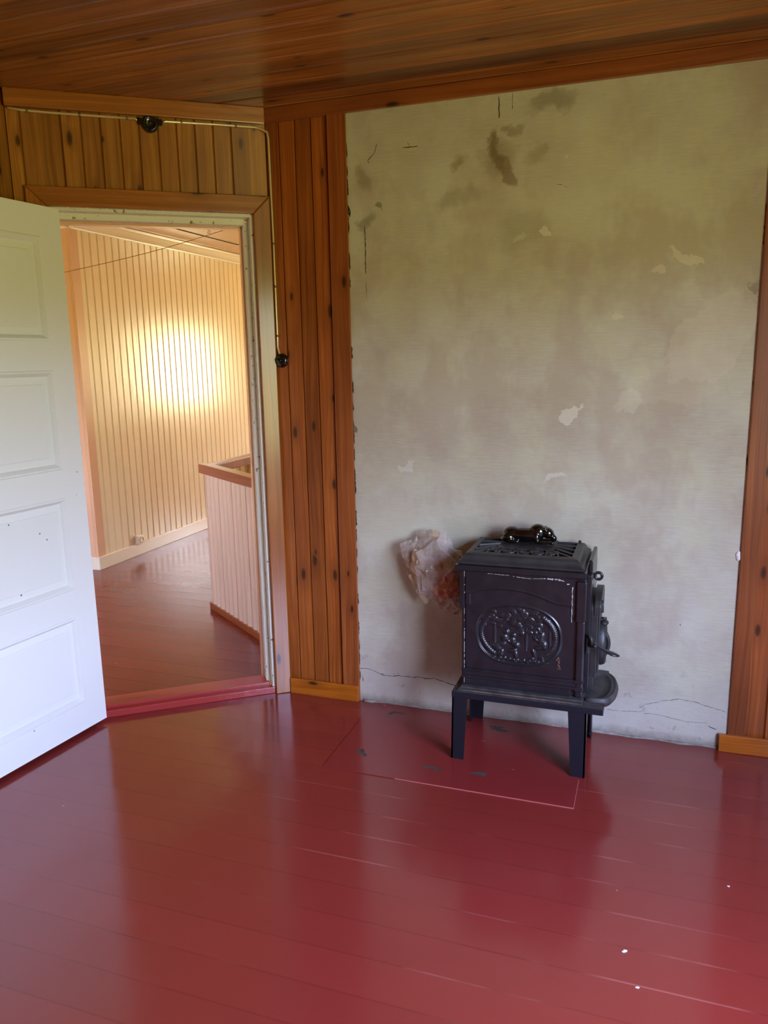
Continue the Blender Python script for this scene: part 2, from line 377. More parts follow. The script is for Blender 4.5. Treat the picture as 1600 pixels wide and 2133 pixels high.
M['white'] = simple('white door paint', lin(226, 228, 222), 0.30, bumpscale=14, bumpstr=0.12)
M['scuff'] = simple('dark scuff', lin(110, 106, 96), 0.7)
def chipped():
    t = NT('chipped white frame paint'); c = t.coord()
    f = t.ramp(t.noise(c, 34, 5, 0.7), [(0.62, 0.0), (0.64, 1.0)])
    col = t.mix(f, lin(222, 220, 202), lin(120, 104, 74)); t.l(col, t.b.inputs['Base Color']); t.set(Roughness=0.4)
    t.bump(t.noise(c, 50, 4, 0.6), 0.08, 0.002); return t.m
M['frame'] = chipped()
def cream(name, col):
    t = NT(name); c = t.coord(); x, y, z = t.xyz(c)
    n = t.noise(t.comb(t.math('MULTIPLY', x, 14.0), y, t.math('MULTIPLY', z, 2.0)), 1.0, 3, 0.5)
    k = t.mix(t.ramp(n, [(0.3, 0.0), (0.7, 1.0)]), col, tuple(v * 0.93 for v in col[:3]) + (1,))
    t.l(k, t.b.inputs['Base Color']); t.set(Roughness=0.24); t.b.inputs['Specular IOR Level'].default_value = 0.9
    n2 = t.noise(t.comb(t.math('MULTIPLY', x, 20.0), y, t.math('MULTIPLY', z, 5.0)), 1.0, 3, 0.5)
    t.bump(t.math('ADD', n2, t.math('MULTIPLY', t.noise(c, 90, 3, .5), .1)), 0.35, 0.003); return t.m
M['cream'] = cream('cream gloss paint', lin(238, 219, 174))
M['cream_white'] = cream('pale cream gloss paint', lin(240, 228, 196))
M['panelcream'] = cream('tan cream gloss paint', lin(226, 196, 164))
M['pinkcream_bounce'] = cream('pinkish cream paint with warm bounce', lin(224, 178, 138))  # pinkish paint, reddened to carry bounced light on the landing corner wall
M['batten'] = simple('tan batten paint', lin(176, 136, 96), 0.45)
M['iron'] = simple('black stove enamel', lin(30, 30, 34), 0.32, coat=0.25, bumpscale=120, bumpstr=0.04, var=0.2)
M['iron_rough'] = simple('dull cast iron', lin(44, 43, 42), 0.42, bumpscale=180, bumpstr=0.25, var=0.25)
M['iron_dust'] = simple('dusty cast iron', lin(66, 62, 60), 0.55, bumpscale=90, bumpstr=0.2, var=0.35)
M['stand'] = simple('blue black painted steel', lin(24, 28, 36), 0.34, bumpscale=60, bumpstr=0.1)
M['gloss'] = simple('glossy black enamel figure', lin(8, 8, 8), 0.06, coat=1.0)
M['dark'] = simple('dark recess plate', lin(12, 12, 12), 0.8)  # near-black plate below the lid fretwork
M['worn'] = simple('bare worn metal edge', lin(168, 166, 166), 0.45, bumpscale=120, bumpstr=0.4)
M['rust'] = simple('rusty worn edge', lin(120, 88, 74), 0.6, var=0.4)
M['chrome'] = simple('polished steel', lin(120, 120, 124), 0.18, metal=1.0)
M['bakelite'] = simple('black bakelite', lin(12, 13, 11), 0.15, coat=0.6)
M['brass'] = simple('yellowed metal conduit', lin(226, 210, 160), 0.28, metal=0.55)
M['string'] = simple('tan string', lin(150, 112, 62), 0.8)
M['wire'] = simple('steel hook', lin(120, 100, 70), 0.4, metal=0.6)
M['reveal'] = simple('plain board', lin(180, 150, 110), 0.7)
def bagmat(name, col, fac, rough):
    t = NT(name); t.b.inputs['Base Color'].default_value = col; t.set(Roughness=rough); t.b.inputs['Coat Weight'].default_value = 0.8
    tr = t.n('BsdfTransparent'); mx = t.n('MixShader'); c = t.coord()
    f = t.ramp(t.noise(c, 26, 4, 0.6), [(0.3, max(0, fac - 0.2)), (0.7, min(1, fac + 0.2))])
    fr = t.n('LayerWeight'); fr.inputs[0].default_value = 0.35
    ff = t.math('ADD', f, t.math('MULTIPLY', fr.outputs['Facing'], 0.35), clamp=True)
    t.l(ff, mx.inputs[0]); t.l(tr.outputs[0], mx.inputs[1]); t.l(t.b.outputs[0], mx.inputs[2]); t.l(mx.outputs[0], t.out.inputs[0])
    t.bump(t.noise(c, 22, 2, 0.5), 0.25, 0.004)
    return t.m
M['bag'] = bagmat('clear plastic film', lin(210, 196, 184), 0.42, 0.10)
M['paper'] = simple('crumpled tan paper', lin(190, 168, 136), 0.6, bumpscale=40, bumpstr=0.6)
M['orange'] = bagmat('orange plastic film', lin(226, 158, 126), 0.60, 0.2)

# ------------------------------------------------------------------ board walls
def board_profile(x0, x1, spacing, phase, depth=0.0035, gw=0.0026, bead=False):
    """front profile (x, y) with y=0 on the board face, grooves cut in"""
    pts = [(x0, 0.0)]
    k = math.ceil((x0 - phase + 1e-6) / spacing)
    while True:
        g = phase + k * spacing
        if g >= x1 - gw: break
        if g > x0 + gw * 1.5:
            pts += [(g - gw, 0.0), (g - gw * .55, -depth * .45), (g, -depth), (g + gw * .25, -depth)]
            if bead:
                b = spacing * 0.11; c0 = g + gw * .35
                for a in range(1, 6):
                    th = math.pi * a / 6; pts.append((c0 + b * (1 - math.cos(th)) / 2, -depth + (depth + 0.0008) * math.sin(th)))
                c1 = c0 + b
                pts += [(c1 + gw * .1, -depth * .8), (c1 + gw * .7, 0.0)]
            else:
                pts += [(g + gw * .9, -depth * .45), (g + gw * 1.5, 0.0)]
        k += 1
    pts.append((x1, 0.0)); return pts
def add_boards(mb, x0, x1, z0, z1, spacing, phase, thick=0.02, bead=False, depth=0.009, gw=0.0032):
    pr = board_profile(x0, x1, spacing, phase, depth, gw, bead)
    pts = pr + [(x1, -thick), (x0, -thick)]
    mb.prism(pts, z0, z1)

# --- floor of the room
floor_pts = [(-0.77, -0.60), (-0.77, -4.3), (WIN_X, -4.3), (WIN_X, 0.0), (0.0, 0.0), (-0.76, -0.572)]
fb = MB(); fb.prism([(x, y) for x, y in floor_pts], -0.06, 0.0)
struct(fb.build('floor', M['red']), 'glossy dark red painted floorboards of the room')

# --- landing floor with the stair opening left out
P = lambda s, o: (u.x * s + nn.x * o, u.y * s + nn.y * o)
def pline(s, o=0):  # along balustrade panel
    return (-0.998 + 0.8039 * s, 0.961 - 0.5948 * s)
lf = [(-4, -1.5), (-0.87, -1.5), (-0.87, -0.60), P(0.95, -0.125), P(-0.04, -0.125), (0.0, 0.12), (0.15, 0.12),
      (-0.955, 0.93), (-0.955, 3.4), (1.2, 3.4), (1.2, LW_Y), (-2.3, LW_Y), (-2.3, 1.525), (-4, 1.525)]
fb = MB(); fb.prism(lf, -0.06, 0.0)
struct(fb.build('floor_landing', M['red_warm_lit']), 'red floorboards of the landing beyond the doorway, warm light browned into the paint')

# --- ceiling (boards along world x): local x = world y, y down, z = -world x
MCL = frame((0, 0, H), (0, 1, 0), (0, 0, -1), (-1, 0, 0))
cb = MB(); add_boards(cb, -4.3, 0.02, -3.1, 0.80, 0.11, -0.03, thick=0.03, depth=0.005, gw=0.006)
struct(cb.build('ceiling', M['pine_ceil'], M=MCL), 'dark varnished pine board ceiling of the room')
MCL2 = frame((0, 0, 2.49), (0, 1, 0), (0, 0, -1), (-1, 0, 0))
cb = MB()
add_boards(cb, 0.02, LW_Y + 0.05, -1.25, 4.05, 0.055, 0.0, thick=0.04, depth=0.003, gw=0.003)
add_boards(cb, -1.55, 0.02, 0.80, 4.05, 0.055, 0.0, thick=0.04, depth=0.003, gw=0.003)
struct(cb.build('ceiling_landing', M['pinkcream_bounce'], M=MCL2), 'pinkish cream board ceiling over the landing')

# --- plaster chimney breast (local MC: x = -world x)
pb = MB(); pb.box((0.30, -0.005, 0), (1.90, 0.12, H))
pb.mi = 1
def ribbon(mb, pts, wd, y=-0.0056):
    """ragged thin mark on the plaster, pts in (x,z)"""
    out = []
    for (a, b) in zip(pts, pts[1:]):
        n = max(2, int(math.hypot(b[0] - a[0], b[1] - a[1]) / 0.008))
        for i in range(n):
            k = i / n; out.append((a[0] + (b[0] - a[0]) * k + random.uniform(-1, 1) * 0.0012, a[1] + (b[1] - a[1]) * k + random.uniform(-1, 1) * 0.0015))
    out.append(pts[-1]); n = len(out)
    L_, R_ = [], []
    for i, (x, z) in enumerate(out):
        a, b = out[max(0, i - 1)], out[min(n - 1, i + 1)]; t = Vector((b[0] - a[0], b[1] - a[1])).normalized(); q = Vector((-t.y, t.x))
        ww = wd * random.uniform(0.5, 1.3) * (0.25 if i in (0, n - 1) else 1)
        L_.append(mb.bm.verts.new((x + q.x * ww, y, z + q.y * ww))); R_.append(mb.bm.verts.new((x - q.x * ww, y, z - q.y * ww)))
    for i in range(n - 1): mb._f((L_[i], L_[i + 1], R_[i + 1], R_[i]))
ribbon(pb, [(0.347, .152), (0.388, .156), (0.459, .134), (0.50, .134), (0.526, .139), (0.60, .140), (0.614, .144), (0.65, .141), (0.689, .147), (0.74, .134), (0.785, .126), (0.86, .110)], 0.0013)
ribbon(pb, [(1.402, .104), (1.453, .103), (1.526, .110), (1.55, .117)], 0.0006)
ribbon(pb, [(1.526, .125), (1.55, .145), (1.578, .154), (1.62, .170), (1.674, .183), (1.734, .178), (1.787, .165), (1.842, .153)], 0.0008)
ribbon(pb, [(1.544, .107), (1.598, .109), (1.652, .100), (1.705, .093), (1.782, .101)], 0.0006)
ribbon(pb, [(0.945, 2.425), (0.946, 2.385), (0.947, 2.345)], 0.0016)
ribbon(pb, [(0.417, 2.014), (0.418, 1.93), (0.417, 1.83)], 0.0016)
ribbon(pb, [(1.16, 2.102), (1.18, 2.100)], 0.0012); ribbon(pb, [(1.185, 2.098), (1.198, 2.088)], 0.0008)
pb.mi = 2
ribbon(pb, [(0.994, 2.43), (0.995, 2.37)], 0.0010)
ribbon(pb, [(0.475, 2.31), (0.462, 2.275), (0.435, 2.25), (0.44, 2.24)], 0.0012)
ribbon(pb, [(0.575, 2.285), (0.60, 2.283), (0.64, 2.285)], 0.0016); ribbon(pb, [(0.595, 2.305), (0.605, 2.285)], 0.001)
ribbon(pb, [(0.417, 1.80), (0.418, 1.73)], 0.0007)
for pts_ in ([(0.36, .12), (0.362, .09)], [(1.78, .09), (1.80, .08), (1.815, .078)], [(1.66, .49), (1.663, .48)]): ribbon(pb, pts_, 0.0015)
# dark ragged joint beside the pine boards
for z0 in np.arange(0.1, 2.3, 0.07):
    if random.random() < 0.75: ribbon(pb, [(0.349 + random.uniform(0, .002), z0), (0.348, z0 + random.uniform(.03, .075))], random.uniform(.0012, .0034))
    if random.random() < 0.35 and z0 > .5: ribbon(pb, [(1.852, z0), (1.851, z0 + random.uniform(.03, .07))], random.uniform(.001, .003))
ribbon(pb, [(0.352, 2.09), (0.356, 2.07), (0.354, 2.05)], 0.004)
pb.mi = 0
o = pb.build('wall_back', [M['plaster'], M['crack'], M['stainline']])
struct(o, 'stained grey beige plaster chimney wall with hairline cracks')
# plaster lump on the right edge
lb = MB(); lb.ball((0, 0, 0), (0.010, 0.007, 0.018), sub=3)
for v in lb.bm.verts: v.co *= 1 + 0.35 * noise.noise(v.co * 120)
o = lb.build('trim_9', M['lump'], M=Matrix.Translation((1.846, -0.006, 0.768))); struct(o, 'white dab of filler at the right edge of the plaster')
# ragged mortar fillet along the floor
mbf = MB(); n = 60; rows = []
for i in range(n + 1):
    x = 0.36 + (1.83 - 0.36) * i / n; a = 0.007 + 0.009 * noise.noise(Vector((x * 9, 0, 3))) ; d = 0.004 + 0.009 * noise.noise(Vector((x * 11, 5, 0)))
    rows.append([mbf.bm.verts.new(p) for p in ((x, -0.004, max(.004, a)), (x, -0.006 - abs(d) * .5, max(.003, a * .6)), (x, -0.008 - abs(d), 0.0), (x, -0.004, 0.0))])
for A, B_ in zip(rows, rows[1:]):
    for k in range(4): mbf._f((A[k], A[(k + 1) % 4], B_[(k + 1) % 4], B_[k]), True)
mbf._f(rows[0]); mbf._f(rows[-1][::-1])
struct(mbf.build('trim_10', M['mortar']), 'crumbly pale mortar line where plaster meets the floor')


# --- pine boards on the chimney wall, left and right of the plaster (local x = -world x)
b_ = MB(); add_boards(b_, -0.30, 0.0, 0.0, H, 0.07, -0.055 - 0.07 * 10, thick=0.10)
struct(b_.build('wall_back_left', M['pine_chim'], M=MC), 'varnished pine boarding between the door and the plaster')
b_ = MB(); add_boards(b_, -WIN_X - 0.1, -1.90, 0.0, H, 0.07, -1.910 - 0.07 * 30, thick=0.10)
struct(b_.build('wall_back_right', M['pine_right'], M=MC), 'varnished pine boarding right of the plaster')

def board(name, p0, p1, across, normal, wd, th, mat, label, bevel=0.003, kind=True, parent=None):
    """straight board from p0 to p1 (grain), 'across' = width direction from the line, 'normal' = out of the wall"""
    p0, p1 = Vector(p0), Vector(p1); Z = (p1 - p0); L = Z.length; Z.normalize(); X = Vector(across).normalized(); Y = Z.cross(X)
    sgn = 1 if Y.dot(Vector(normal)) > 0 else -1
    b = MB(); lo = (0, 0 if sgn > 0 else -th, 0); hi = (wd, th if sgn > 0 else 0, L); b.box(lo, hi, bevel)
    o = b.build(name, mat, M=frame(p0, X, Y, Z), parent=parent)
    if kind: struct(o, label)
    return o
NY = (0, -1, 0)
board('trim_1', (0.270, -0.001, 0.0), (0.270, -0.001, 2.44), (1, 0, 0), NY, 0.078, 0.014, M['pine_red'], 'vertical pine board edging the plaster on its left')
board('trim_2', (1.852, -0.001, 0.0), (1.852, -0.001, 2.44), (1, 0, 0), NY, 0.060, 0.016, M['pine_red'], 'vertical pine board edging the plaster on its right')
board('trim_3', (WIN_X - 0.01, -0.001, 2.430), (0.0, -0.001, 2.430), (0, 0, 1), NY, 0.054, 0.020, M['pine_red'], 'long pine moulding under the ceiling above the plaster')
board('baseboard_left', (0.345, -0.014, 0.0), (0.012, -0.014, 0.0), (0, 0, 1), NY, 0.073, 0.012, M['pine_new'], 'short yellow pine baseboard between door and plaster')
board('baseboard_right', (WIN_X - 0.01, -0.016, 0.0), (1.822, -0.016, 0.0), (0, 0, 1), NY, 0.070, 0.014, M['pine_new'], 'glossy yellow pine baseboard right of the plaster')

# --- door wall (local: x = s, y into the room)
SO0, SO1, ZO = 0.069, 0.840, 2.085
b_ = MB()
add_boards(b_, -0.01, SO0, 0.0, H, 0.07, 0.0, thick=0.02)
add_boards(b_, SO0, SO1, ZO, H, 0.07, 0.0, thick=0.02)
add_boards(b_, SO1, 0.955, 0.0, H, 0.07, 0.0, thick=0.02)
struct(b_.build('wall_door', M['pine_door'], M=MD), 'varnished pine boarding around and above the open doorway')
b_ = MB(); b_.box((-0.10, -0.10, 0), (SO0, -0.02, H)); b_.box((SO0, -0.10, ZO), (SO1, -0.02, H)); b_.box((SO1, -0.10, 0), (1.0, -0.02, H))
struct(b_.build('wall_door_back', M['pinkcream_bounce'], M=MD), 'pinkish cream landing side of the door wall')
# casing
def casing_piece(name, poly, label, axis):
    b = MB(); Mx = Matrix.Identity(4)
    if axis == 'v':     # grain along z : prism thickness along y
        Mx = frame((0, 0, 0), (1, 0, 0), (0, 0, 1), (0, -1, 0))
        b.prism(poly, -0.020, -0.001, M=Mx, bevel=0.004)
        o = b.build(name, M['pine_trim'], M=MD)
    else:               # grain along s: object frame with z along s
        Mo = MD @ frame((0, 0, 0), (0, 0, 1), (0, 1, 0), (-1, 0, 0))
        b.prism(poly, -0.020, -0.001, M=frame((0, 0, 0), (0, 0, -1), (1, 0, 0), (0, -1, 0)), bevel=0.004)
        o = b.build(name, M['pine_trim'], M=Mo)
    return struct(o, label)
casing_piece('trim_4', [(0.0, 0.0), (0.069, 0.0), (0.069, 2.085), (0.0, 2.155)], 'right pine door casing', 'v')
casing_piece('trim_5', [(0.069, 2.085), (0.845, 2.085), (0.915, 2.155), (0.0, 2.155)], 'pine head casing over the doorway', 'h')
casing_piece('trim_6', [(0.845, 0.0), (0.915, 0.0), (0.915, 2.155), (0.845, 2.085)], 'left pine door casing behind the open door', 'v')
# ceiling moulding of the door wall
pt = lambda s, o, z: MD @ Vector((s, o, z))
board('trim_7', pt(0.955, 0.001, 2.424), pt(0.008, 0.001, 2.424), (0, 0, 1), nn, 0.061, 0.026, M['pine_trim'], 'pine moulding under the ceiling above the door')

# white painted door frame (jambs and head with a stop)
b_ = MB()
b_.box((0.060, -0.100, 0.0), (0.081, -0.003, 2.085), 0.002)      # right jamb
b_.box((0.079, -0.100, 0.0), (0.101, -0.052, 2.060), 0.002)      # right stop
b_.box((0.079, -0.100, 2.073), (0.842, -0.003, 2.095), 0.002)    # head
b_.box((0.099, -0.100, 2.050), (0.842, -0.052, 2.075), 0.002)    # head stop
b_.box((0.838, -0.100, 0.0), (0.852, -0.003, 2.085), 0.002)      # left jamb
struct(b_.build('trim_8', M['frame'], M=MD), 'white painted door frame with chipped edges')
b_ = MB()
b_.box((0.096, -0.150, 0.0), (0.110, -0.100, 2.056), 0.002); b_.box((0.096, -0.150, 2.042), (0.85, -0.100, 2.056), 0.002)
struct(b_.build('trim_11', M['pinkcream_bounce'], M=MD), 'pinkish lining on the landing side of the doorway')
# threshold
b_ = MB()
b_.box((0.069, -0.030, 0.0), (0.838, 0.004, 0.030), 0.003)
b_.box((0.090, -0.126, 0.0), (0.838, -0.028, 0.043), 0.003)
struct(b_.build('trim_12', M['red_plain'], M=MD), 'stepped red painted door threshold')

# --- remaining room walls
b_ = MB(); add_boards(b_, 0.56, 4.3, 0, H, 0.07, 0.0, thick=0.10)      # left wall, faces +x
struct(b_.build('wall_left', M['pine_door'], M=frame((-0.77, 0, 0), (0, -1, 0), (1, 0, 0), (0, 0, 1))), 'varnished pine boarding of the left wall behind the door')
b_ = MB(); add_boards(b_, -0.87, WIN_X + 0.1, 0, H, 0.07, 0.0, thick=0.10)        # front wall behind the camera
struct(b_.build('wall_front', M['pine_door'], M=frame((0, -4.3, 0), (1, 0, 0), (0, 1, 0), (0, 0, 1))), 'varnished pine boarding of the wall facing the stove')
b_ = MB()                                                               # right wall with window hole; local x = -world y
MR = frame((WIN_X, 0, 0), (0, 1, 0), (-1, 0, 0), (0, 0, 1))
a0, a1 = WIN_Y0, WIN_Y1
add_boards(b_, -4.3, a0, 0, H, 0.07, 0.0, thick=0.12); add_boards(b_, a1, 0.0, 0, H, 0.07, 0.0, thick=0.12)
add_boards(b_, a0, a1, 0, WIN_Z0, 0.07, 0.0, thick=0.12); add_boards(b_, a0, a1, WIN_Z1, H, 0.07, 0.0, thick=0.12)
struct(b_.build('wall_right', M['pine_door'], M=MR), 'varnished pine boarding of the window wall')
b_ = MB()
for (x0, x1, z0, z1) in ((a0, a1, WIN_Z0, WIN_Z0 + .05), (a0, a1, WIN_Z1 - .05, WIN_Z1), (a0, a0 + .05, WIN_Z0, WIN_Z1), (a1 - .05, a1, WIN_Z0, WIN_Z1), ((a0 + a1) / 2 - .035, (a0 + a1) / 2 + .035, WIN_Z0, WIN_Z1)):
    b_.box((x0, -0.09, z0), (x1, -0.03, z1), 0.003)
b_.box((a0, -0.08, 1.68), (a1, -0.04, 1.71), 0.003)
struct(b_.build('window_1', M['white'], M=MR), 'white window frame in the right wall')

# --- landing walls
def cream_wall(name, o_, X, Y, x0, x1, z1, label, hole=None, spacing=0.0795, phase=0.0, mat='cream'):
    b = MB(); kw = dict(thick=0.08, bead=True, depth=0.003, gw=0.003)
    if hole:
        h0, h1, hz0, hz1 = hole
        add_boards(b, x0, h0, 0, z1, spacing, phase, **kw); add_boards(b, h1, x1, 0, z1, spacing, phase, **kw)
        add_boards(b, h0, h1, 0, hz0, spacing, phase, **kw); add_boards(b, h0, h1, hz1, z1, spacing, phase, **kw)
    else: add_boards(b, x0, x1, 0, z1, spacing, phase, **kw)
    return struct(b.build(name, M[mat], M=frame(o_, X, Y, (0, 0, 1))), label)
# left landing wall faces +x: local x = +y gives Y = X cross... (0,1,0)x(?)=z -> Y = (-1,0,0); so run x along -y
cream_wall('wall_landing_left', (-2.3, 0, 0), (0, -1, 0), (1, 0, 0), -LW_Y, -1.606, 2.49, 'cream beadboard landing wall seen through the doorway', phase=-1.656)
cream_wall('wall_landing_corner', (0, 1.525, 0), (-1, 0, 0), (0, -1, 0), 2.3, 4.0, 2.49, 'landing wall beside the open door, warm shade put into its pinkish paint', mat='pinkcream_bounce', spacing=0.12, phase=0.03)
cream_wall('wall_landing_far', (0, LW_Y, 0), (-1, 0, 0), (0, -1, 0), -1.2, 2.3, 2.49, 'cream beadboard wall at the far end of the landing', hole=(-LW_X1, -LW_X0, LW_Z0, LW_Z1))
cream_wall('wall_landing_right', (1.2, 0, 0), (0, 1, 0), (-1, 0, 0), 0.12, LW_Y, 2.49, 'cream beadboard wall beyond the stairs')
cream_wall('wall_landing_outer', (-4.0, 0, 0), (0, -1, 0), (1, 0, 0), -1.525, 1.5, 2.49, 'cream beadboard outer landing wall')
cream_wall('wall_landing_front', (0, -1.5, 0), (1, 0, 0), (0, 1, 0), -4.0, -0.87, 2.49, 'cream beadboard wall at the near end of the landing', hole=(-3.0, -2.1, 1.0, 2.0))  # opening cut for the added fill lamp
b_ = MB(); b_.box((0.0, 0.121, -1.6), (1.2, 0.15, 2.49)); struct(b_.build('wall_landing_chimney', M['pinkcream_bounce']), 'plain back of the chimney wall on the landing')
b_ = MB()   # frame of the landing window
for (x0, x1, z0, z1) in ((LW_X0, LW_X1, LW_Z0, LW_Z0 + .05), (LW_X0, LW_X1, LW_Z1 - .05, LW_Z1), (LW_X0, LW_X0 + .05, LW_Z0, LW_Z1), (LW_X1 - .05, LW_X1, LW_Z0, LW_Z1)):
    b_.box((x0, LW_Y + 0.005, z0), (x1, LW_Y + 0.045, z1), 0.003)
struct(b_.build('window_2', M['cream_white']), 'painted window frame at the end of the landing')
# stairwell shaft under the landing
b_ = MB()
b_.box((-0.99, 0.9, -1.6), (-0.955, 3.43, -0.06)); b_.box((-0.99, 3.4, -1.6), (1.2, 3.43, -0.06)); b_.box((1.2, 0.12, -1.6), (1.23, 3.43, 0.0)); b_.box((-0.99, 0.12, -1.64), (1.23, 3.43, -1.6))
b_.box((0, 0, -1.6), (1.42, 0.02, -0.06), M=frame((-0.998, 0.961, 0), (0.8039, -0.5948, 0), (0.5948, 0.8039, 0), (0, 0, 1)))
struct(b_.build('wall_stairwell', M['pinkcream_bounce']), 'painted boarding of the stair shaft')

# landing baseboard, cornice
b_ = MB(); b_.box((0, 0, 0), (LW_Y - 1.53, 0.018, 0.095), 0.003, M=frame((-2.299, LW_Y - 0.005, 0), (0, -1, 0), (1, 0, 0), (0, 0, 1)))
b_.box((0, 0, 0), (1.69, 0.018, 0.095), 0.003, M=frame((-2.281, 1.524, 0), (-1, 0, 0), (0, -1, 0), (0, 0, 1)))
struct(b_.build('baseboard_landing', M['cream_white']), 'cream baseboard along the landing wall')
b_ = MB()
prof = [(0, 0), (0.010, 0.0), (0.012, 0.010), (0.020, 0.016), (0.030, 0.030), (0.046, 0.056), (0.052, 0.060), (0.056, 0.068), (0.056, 0.078), (0, 0.078)]
b_.prism(prof, -LW_Y + 0.01, -1.47, M=frame((-2.299, 0, 2.408), (1, 0, 0), (0, 0, 1), (0, -1, 0)))
b_.prism(prof, 2.245, 3.98, M=frame((0, 1.524, 2.408), (0, -1, 0), (0, 0, 1), (-1, 0, 0)))
struct(b_.build('trim_13', M['cream_white']), 'pale cornice moulding along the landing ceiling')
# ceiling hatch outline + batten on the landing ceiling
b_ = MB()
for a, c in (((-1.955, 2.30), (-1.945, 3.22)), ((-1.955, 3.205), (-1.30, 3.22)), ((-1.955, 2.30), (-1.30, 2.305))):
    b_.box((a[0], a[1], 2.486), (max(c[0], a[0] + .006), max(c[1], a[1] + .005), 2.4905))
struct(b_.build('trim_14', M['crack']), 'dark gap around the landing ceiling hatch')
board('trim_15', (-1.96, 2.03, 2.489), (-1.30, 2.03, 2.489), (0, 1, 0), (0, 0, -1), 0.055, 0.012, M['batten'], 'tan batten on the landing ceiling')

# ------------------------------------------------------------------ door leaf
dq = Vector((-0.612, -0.520, 0)); dd = Vector((-0.1, -0.995, 0)).normalized(); dn = Vector((0.995, -0.1, 0)).normalized()
MLf = frame((dq.x, dq.y, 0), dn.cross(Vector((0, 0, 1))) * -1 if False else dd, dn, (0, 0, 1))
# dd x dn = z ?
if dd.cross(dn).z < 0: raise RuntimeError('frame')
Wd, zb, zt = 0.735, 0.022, 2.069
b_ = MB()
panels = [(1.585, 1.960), (1.100, 1.478), (0.617, 0.991), (0.140, 0.508)]
st = 0.100
b_.box((0, -0.038, zb), (st, 0, zt)); b_.box((Wd - st, -0.038, zb), (Wd, 0, zt))
zs = [zt] + [v for p in panels for v in (p[1], p[0])] + [zb]
for i in range(0, len(zs), 2): b_.box((st, -0.038, zs[i + 1]), (Wd - st, 0, zs[i]))
for z0, z1 in panels:
    # moulded frame + raised field, rings of (inset, depth)
    rings = []
    for ins, dp in ((0.0, 0.0), (0.003, 0.003), (0.010, 0.0035), (0.018, -0.006), (0.023, -0.014), (0.030, -0.014), (0.050, -0.0125), (0.052, -0.0095), (0.058, -0.009)):
        rings.append([b_.bm.verts.new(p) for p in ((st + ins, dp, z0 + ins), (Wd - st - ins, dp, z0 + ins), (Wd - st - ins, dp, z1 - ins), (st + ins, dp, z1 - ins))])
    for A, B_ in zip(rings, rings[1:]):
        for k in range(4): b_._f((A[k], A[(k + 1) % 4], B_[(k + 1) % 4], B_[k]))
    b_._f(rings[-1])
    b_.box((st, -0.034, z0), (Wd - st, -0.022, z1))
b_.mi = 1
def scuff(x, z, lx, lz): b_.box((x, 0.0, z), (x + lx, 0.0004, z + lz))
for x, z, lx, lz in ((0.03, 1.08, .006, .003), (0.045, .99, .004, .002), (0.36, 0.128, .004, .006)): scuff(x, z, lx, lz)
for x, z in ((0.36, .93), (0.34, .66), (0.38, .63), (0.2, .84), (0.23, .87)): b_.box((x, -0.0095, z), (x + .005, -0.0086, z + .006))
b_.mi = 0
dl = b_.build('door_1', [M['white'], M['scuff']], M=MLf)
struct(dl, 'open white four panel door in front of the doorway')
for z in (0.25, 1.85):
    h = MB(); h.tube([(-0.003, -0.0385, z - 0.04), (-0.003, -0.0385, z + 0.04)], 0.005, 10)
    o = h.build('hinge', M['brass'], M=MLf @ Matrix.Identity(4)); mw = o.matrix_world.copy(); o.parent = dl; o.matrix_parent_inverse = Matrix(); o.matrix_basis = Matrix.Identity(4)
h = MB()
h.box((Wd - 0.075, 0.0, 0.98), (Wd - 0.035, 0.003, 1.14), 0.001); h.tube([(Wd - .055, 0.003, 1.08), (Wd - .055, 0.045, 1.08)], 0.008, 12)
h.tube([(Wd - .055, 0.045, 1.08), (Wd - .10, 0.047, 1.078), (Wd - .165, 0.045, 1.075)], [0.009, 0.008, 0.0065], 12)
o = h.build('door_handle', M['brass'])
o.parent = dl

# ------------------------------------------------------------------ electrics
def conduit():
    b = MB(); r = 0.0050; off = 0.0065
    pts = [MD @ Vector((0.945, 0.012, 2.4195)), MD @ Vector((0.90, off, 2.416))]
    pts += [MD @ Vector((s, off, 2.414)) for s in (0.80, 0.62, 0.50)] + [MD @ Vector((0.496, 0.008, 2.407))]
    b.tube(pts, r, 10); left = b; b = MB()
    pts = [MD @ Vector((0.400, 0.008, 2.407)), MD @ Vector((0.39, off, 2.412)), MD @ Vector((0.2, off, 2.414)), MD @ Vector((0.045, off, 2.414)), MD @ Vector((0.022, 0.009, 2.410)),
           Vector((0.012, -0.012, 2.395)), Vector((0.014, -0.009, 2.37)), Vector((0.015, -0.006, 2.0)), Vector((0.014, -0.006, 1.6)), Vector((0.013, -0.006, 1.555)), Vector((0.020, -0.007, 1.530)), Vector((0.030, -0.010, 1.515))]
    b.tube(pts, r, 10)
    return left, b
cl_, cr_ = conduit()
cleft = cl_.build('electric_conduit', M['brass']); tag(cleft, 'shiny metal conduit running left from the black junction box above the door', 'conduit')
co = cr_.build('electric_conduit', M['brass']); tag(co, 'shiny metal conduit from the junction box to the corner and down to the switch', 'conduit')
cl_pts = [(MD @ Vector((s, 0.0065, 2.414)), u) for s in (0.88, 0.70, 0.53, 0.33, 0.12)] + [(Vector((0.015, -0.006, z)), Vector((0, 0, 1))) for z in (2.25, 1.97, 1.80, 1.60)]
for i_, (p_, d_) in enumerate(cl_pts):
    k = MB(); k.tube([p_ - d_ * .004, p_ + d_ * .004], 0.0058, 10); k.build('clip', M['scuff'], parent=cleft if i_ < 3 else co)
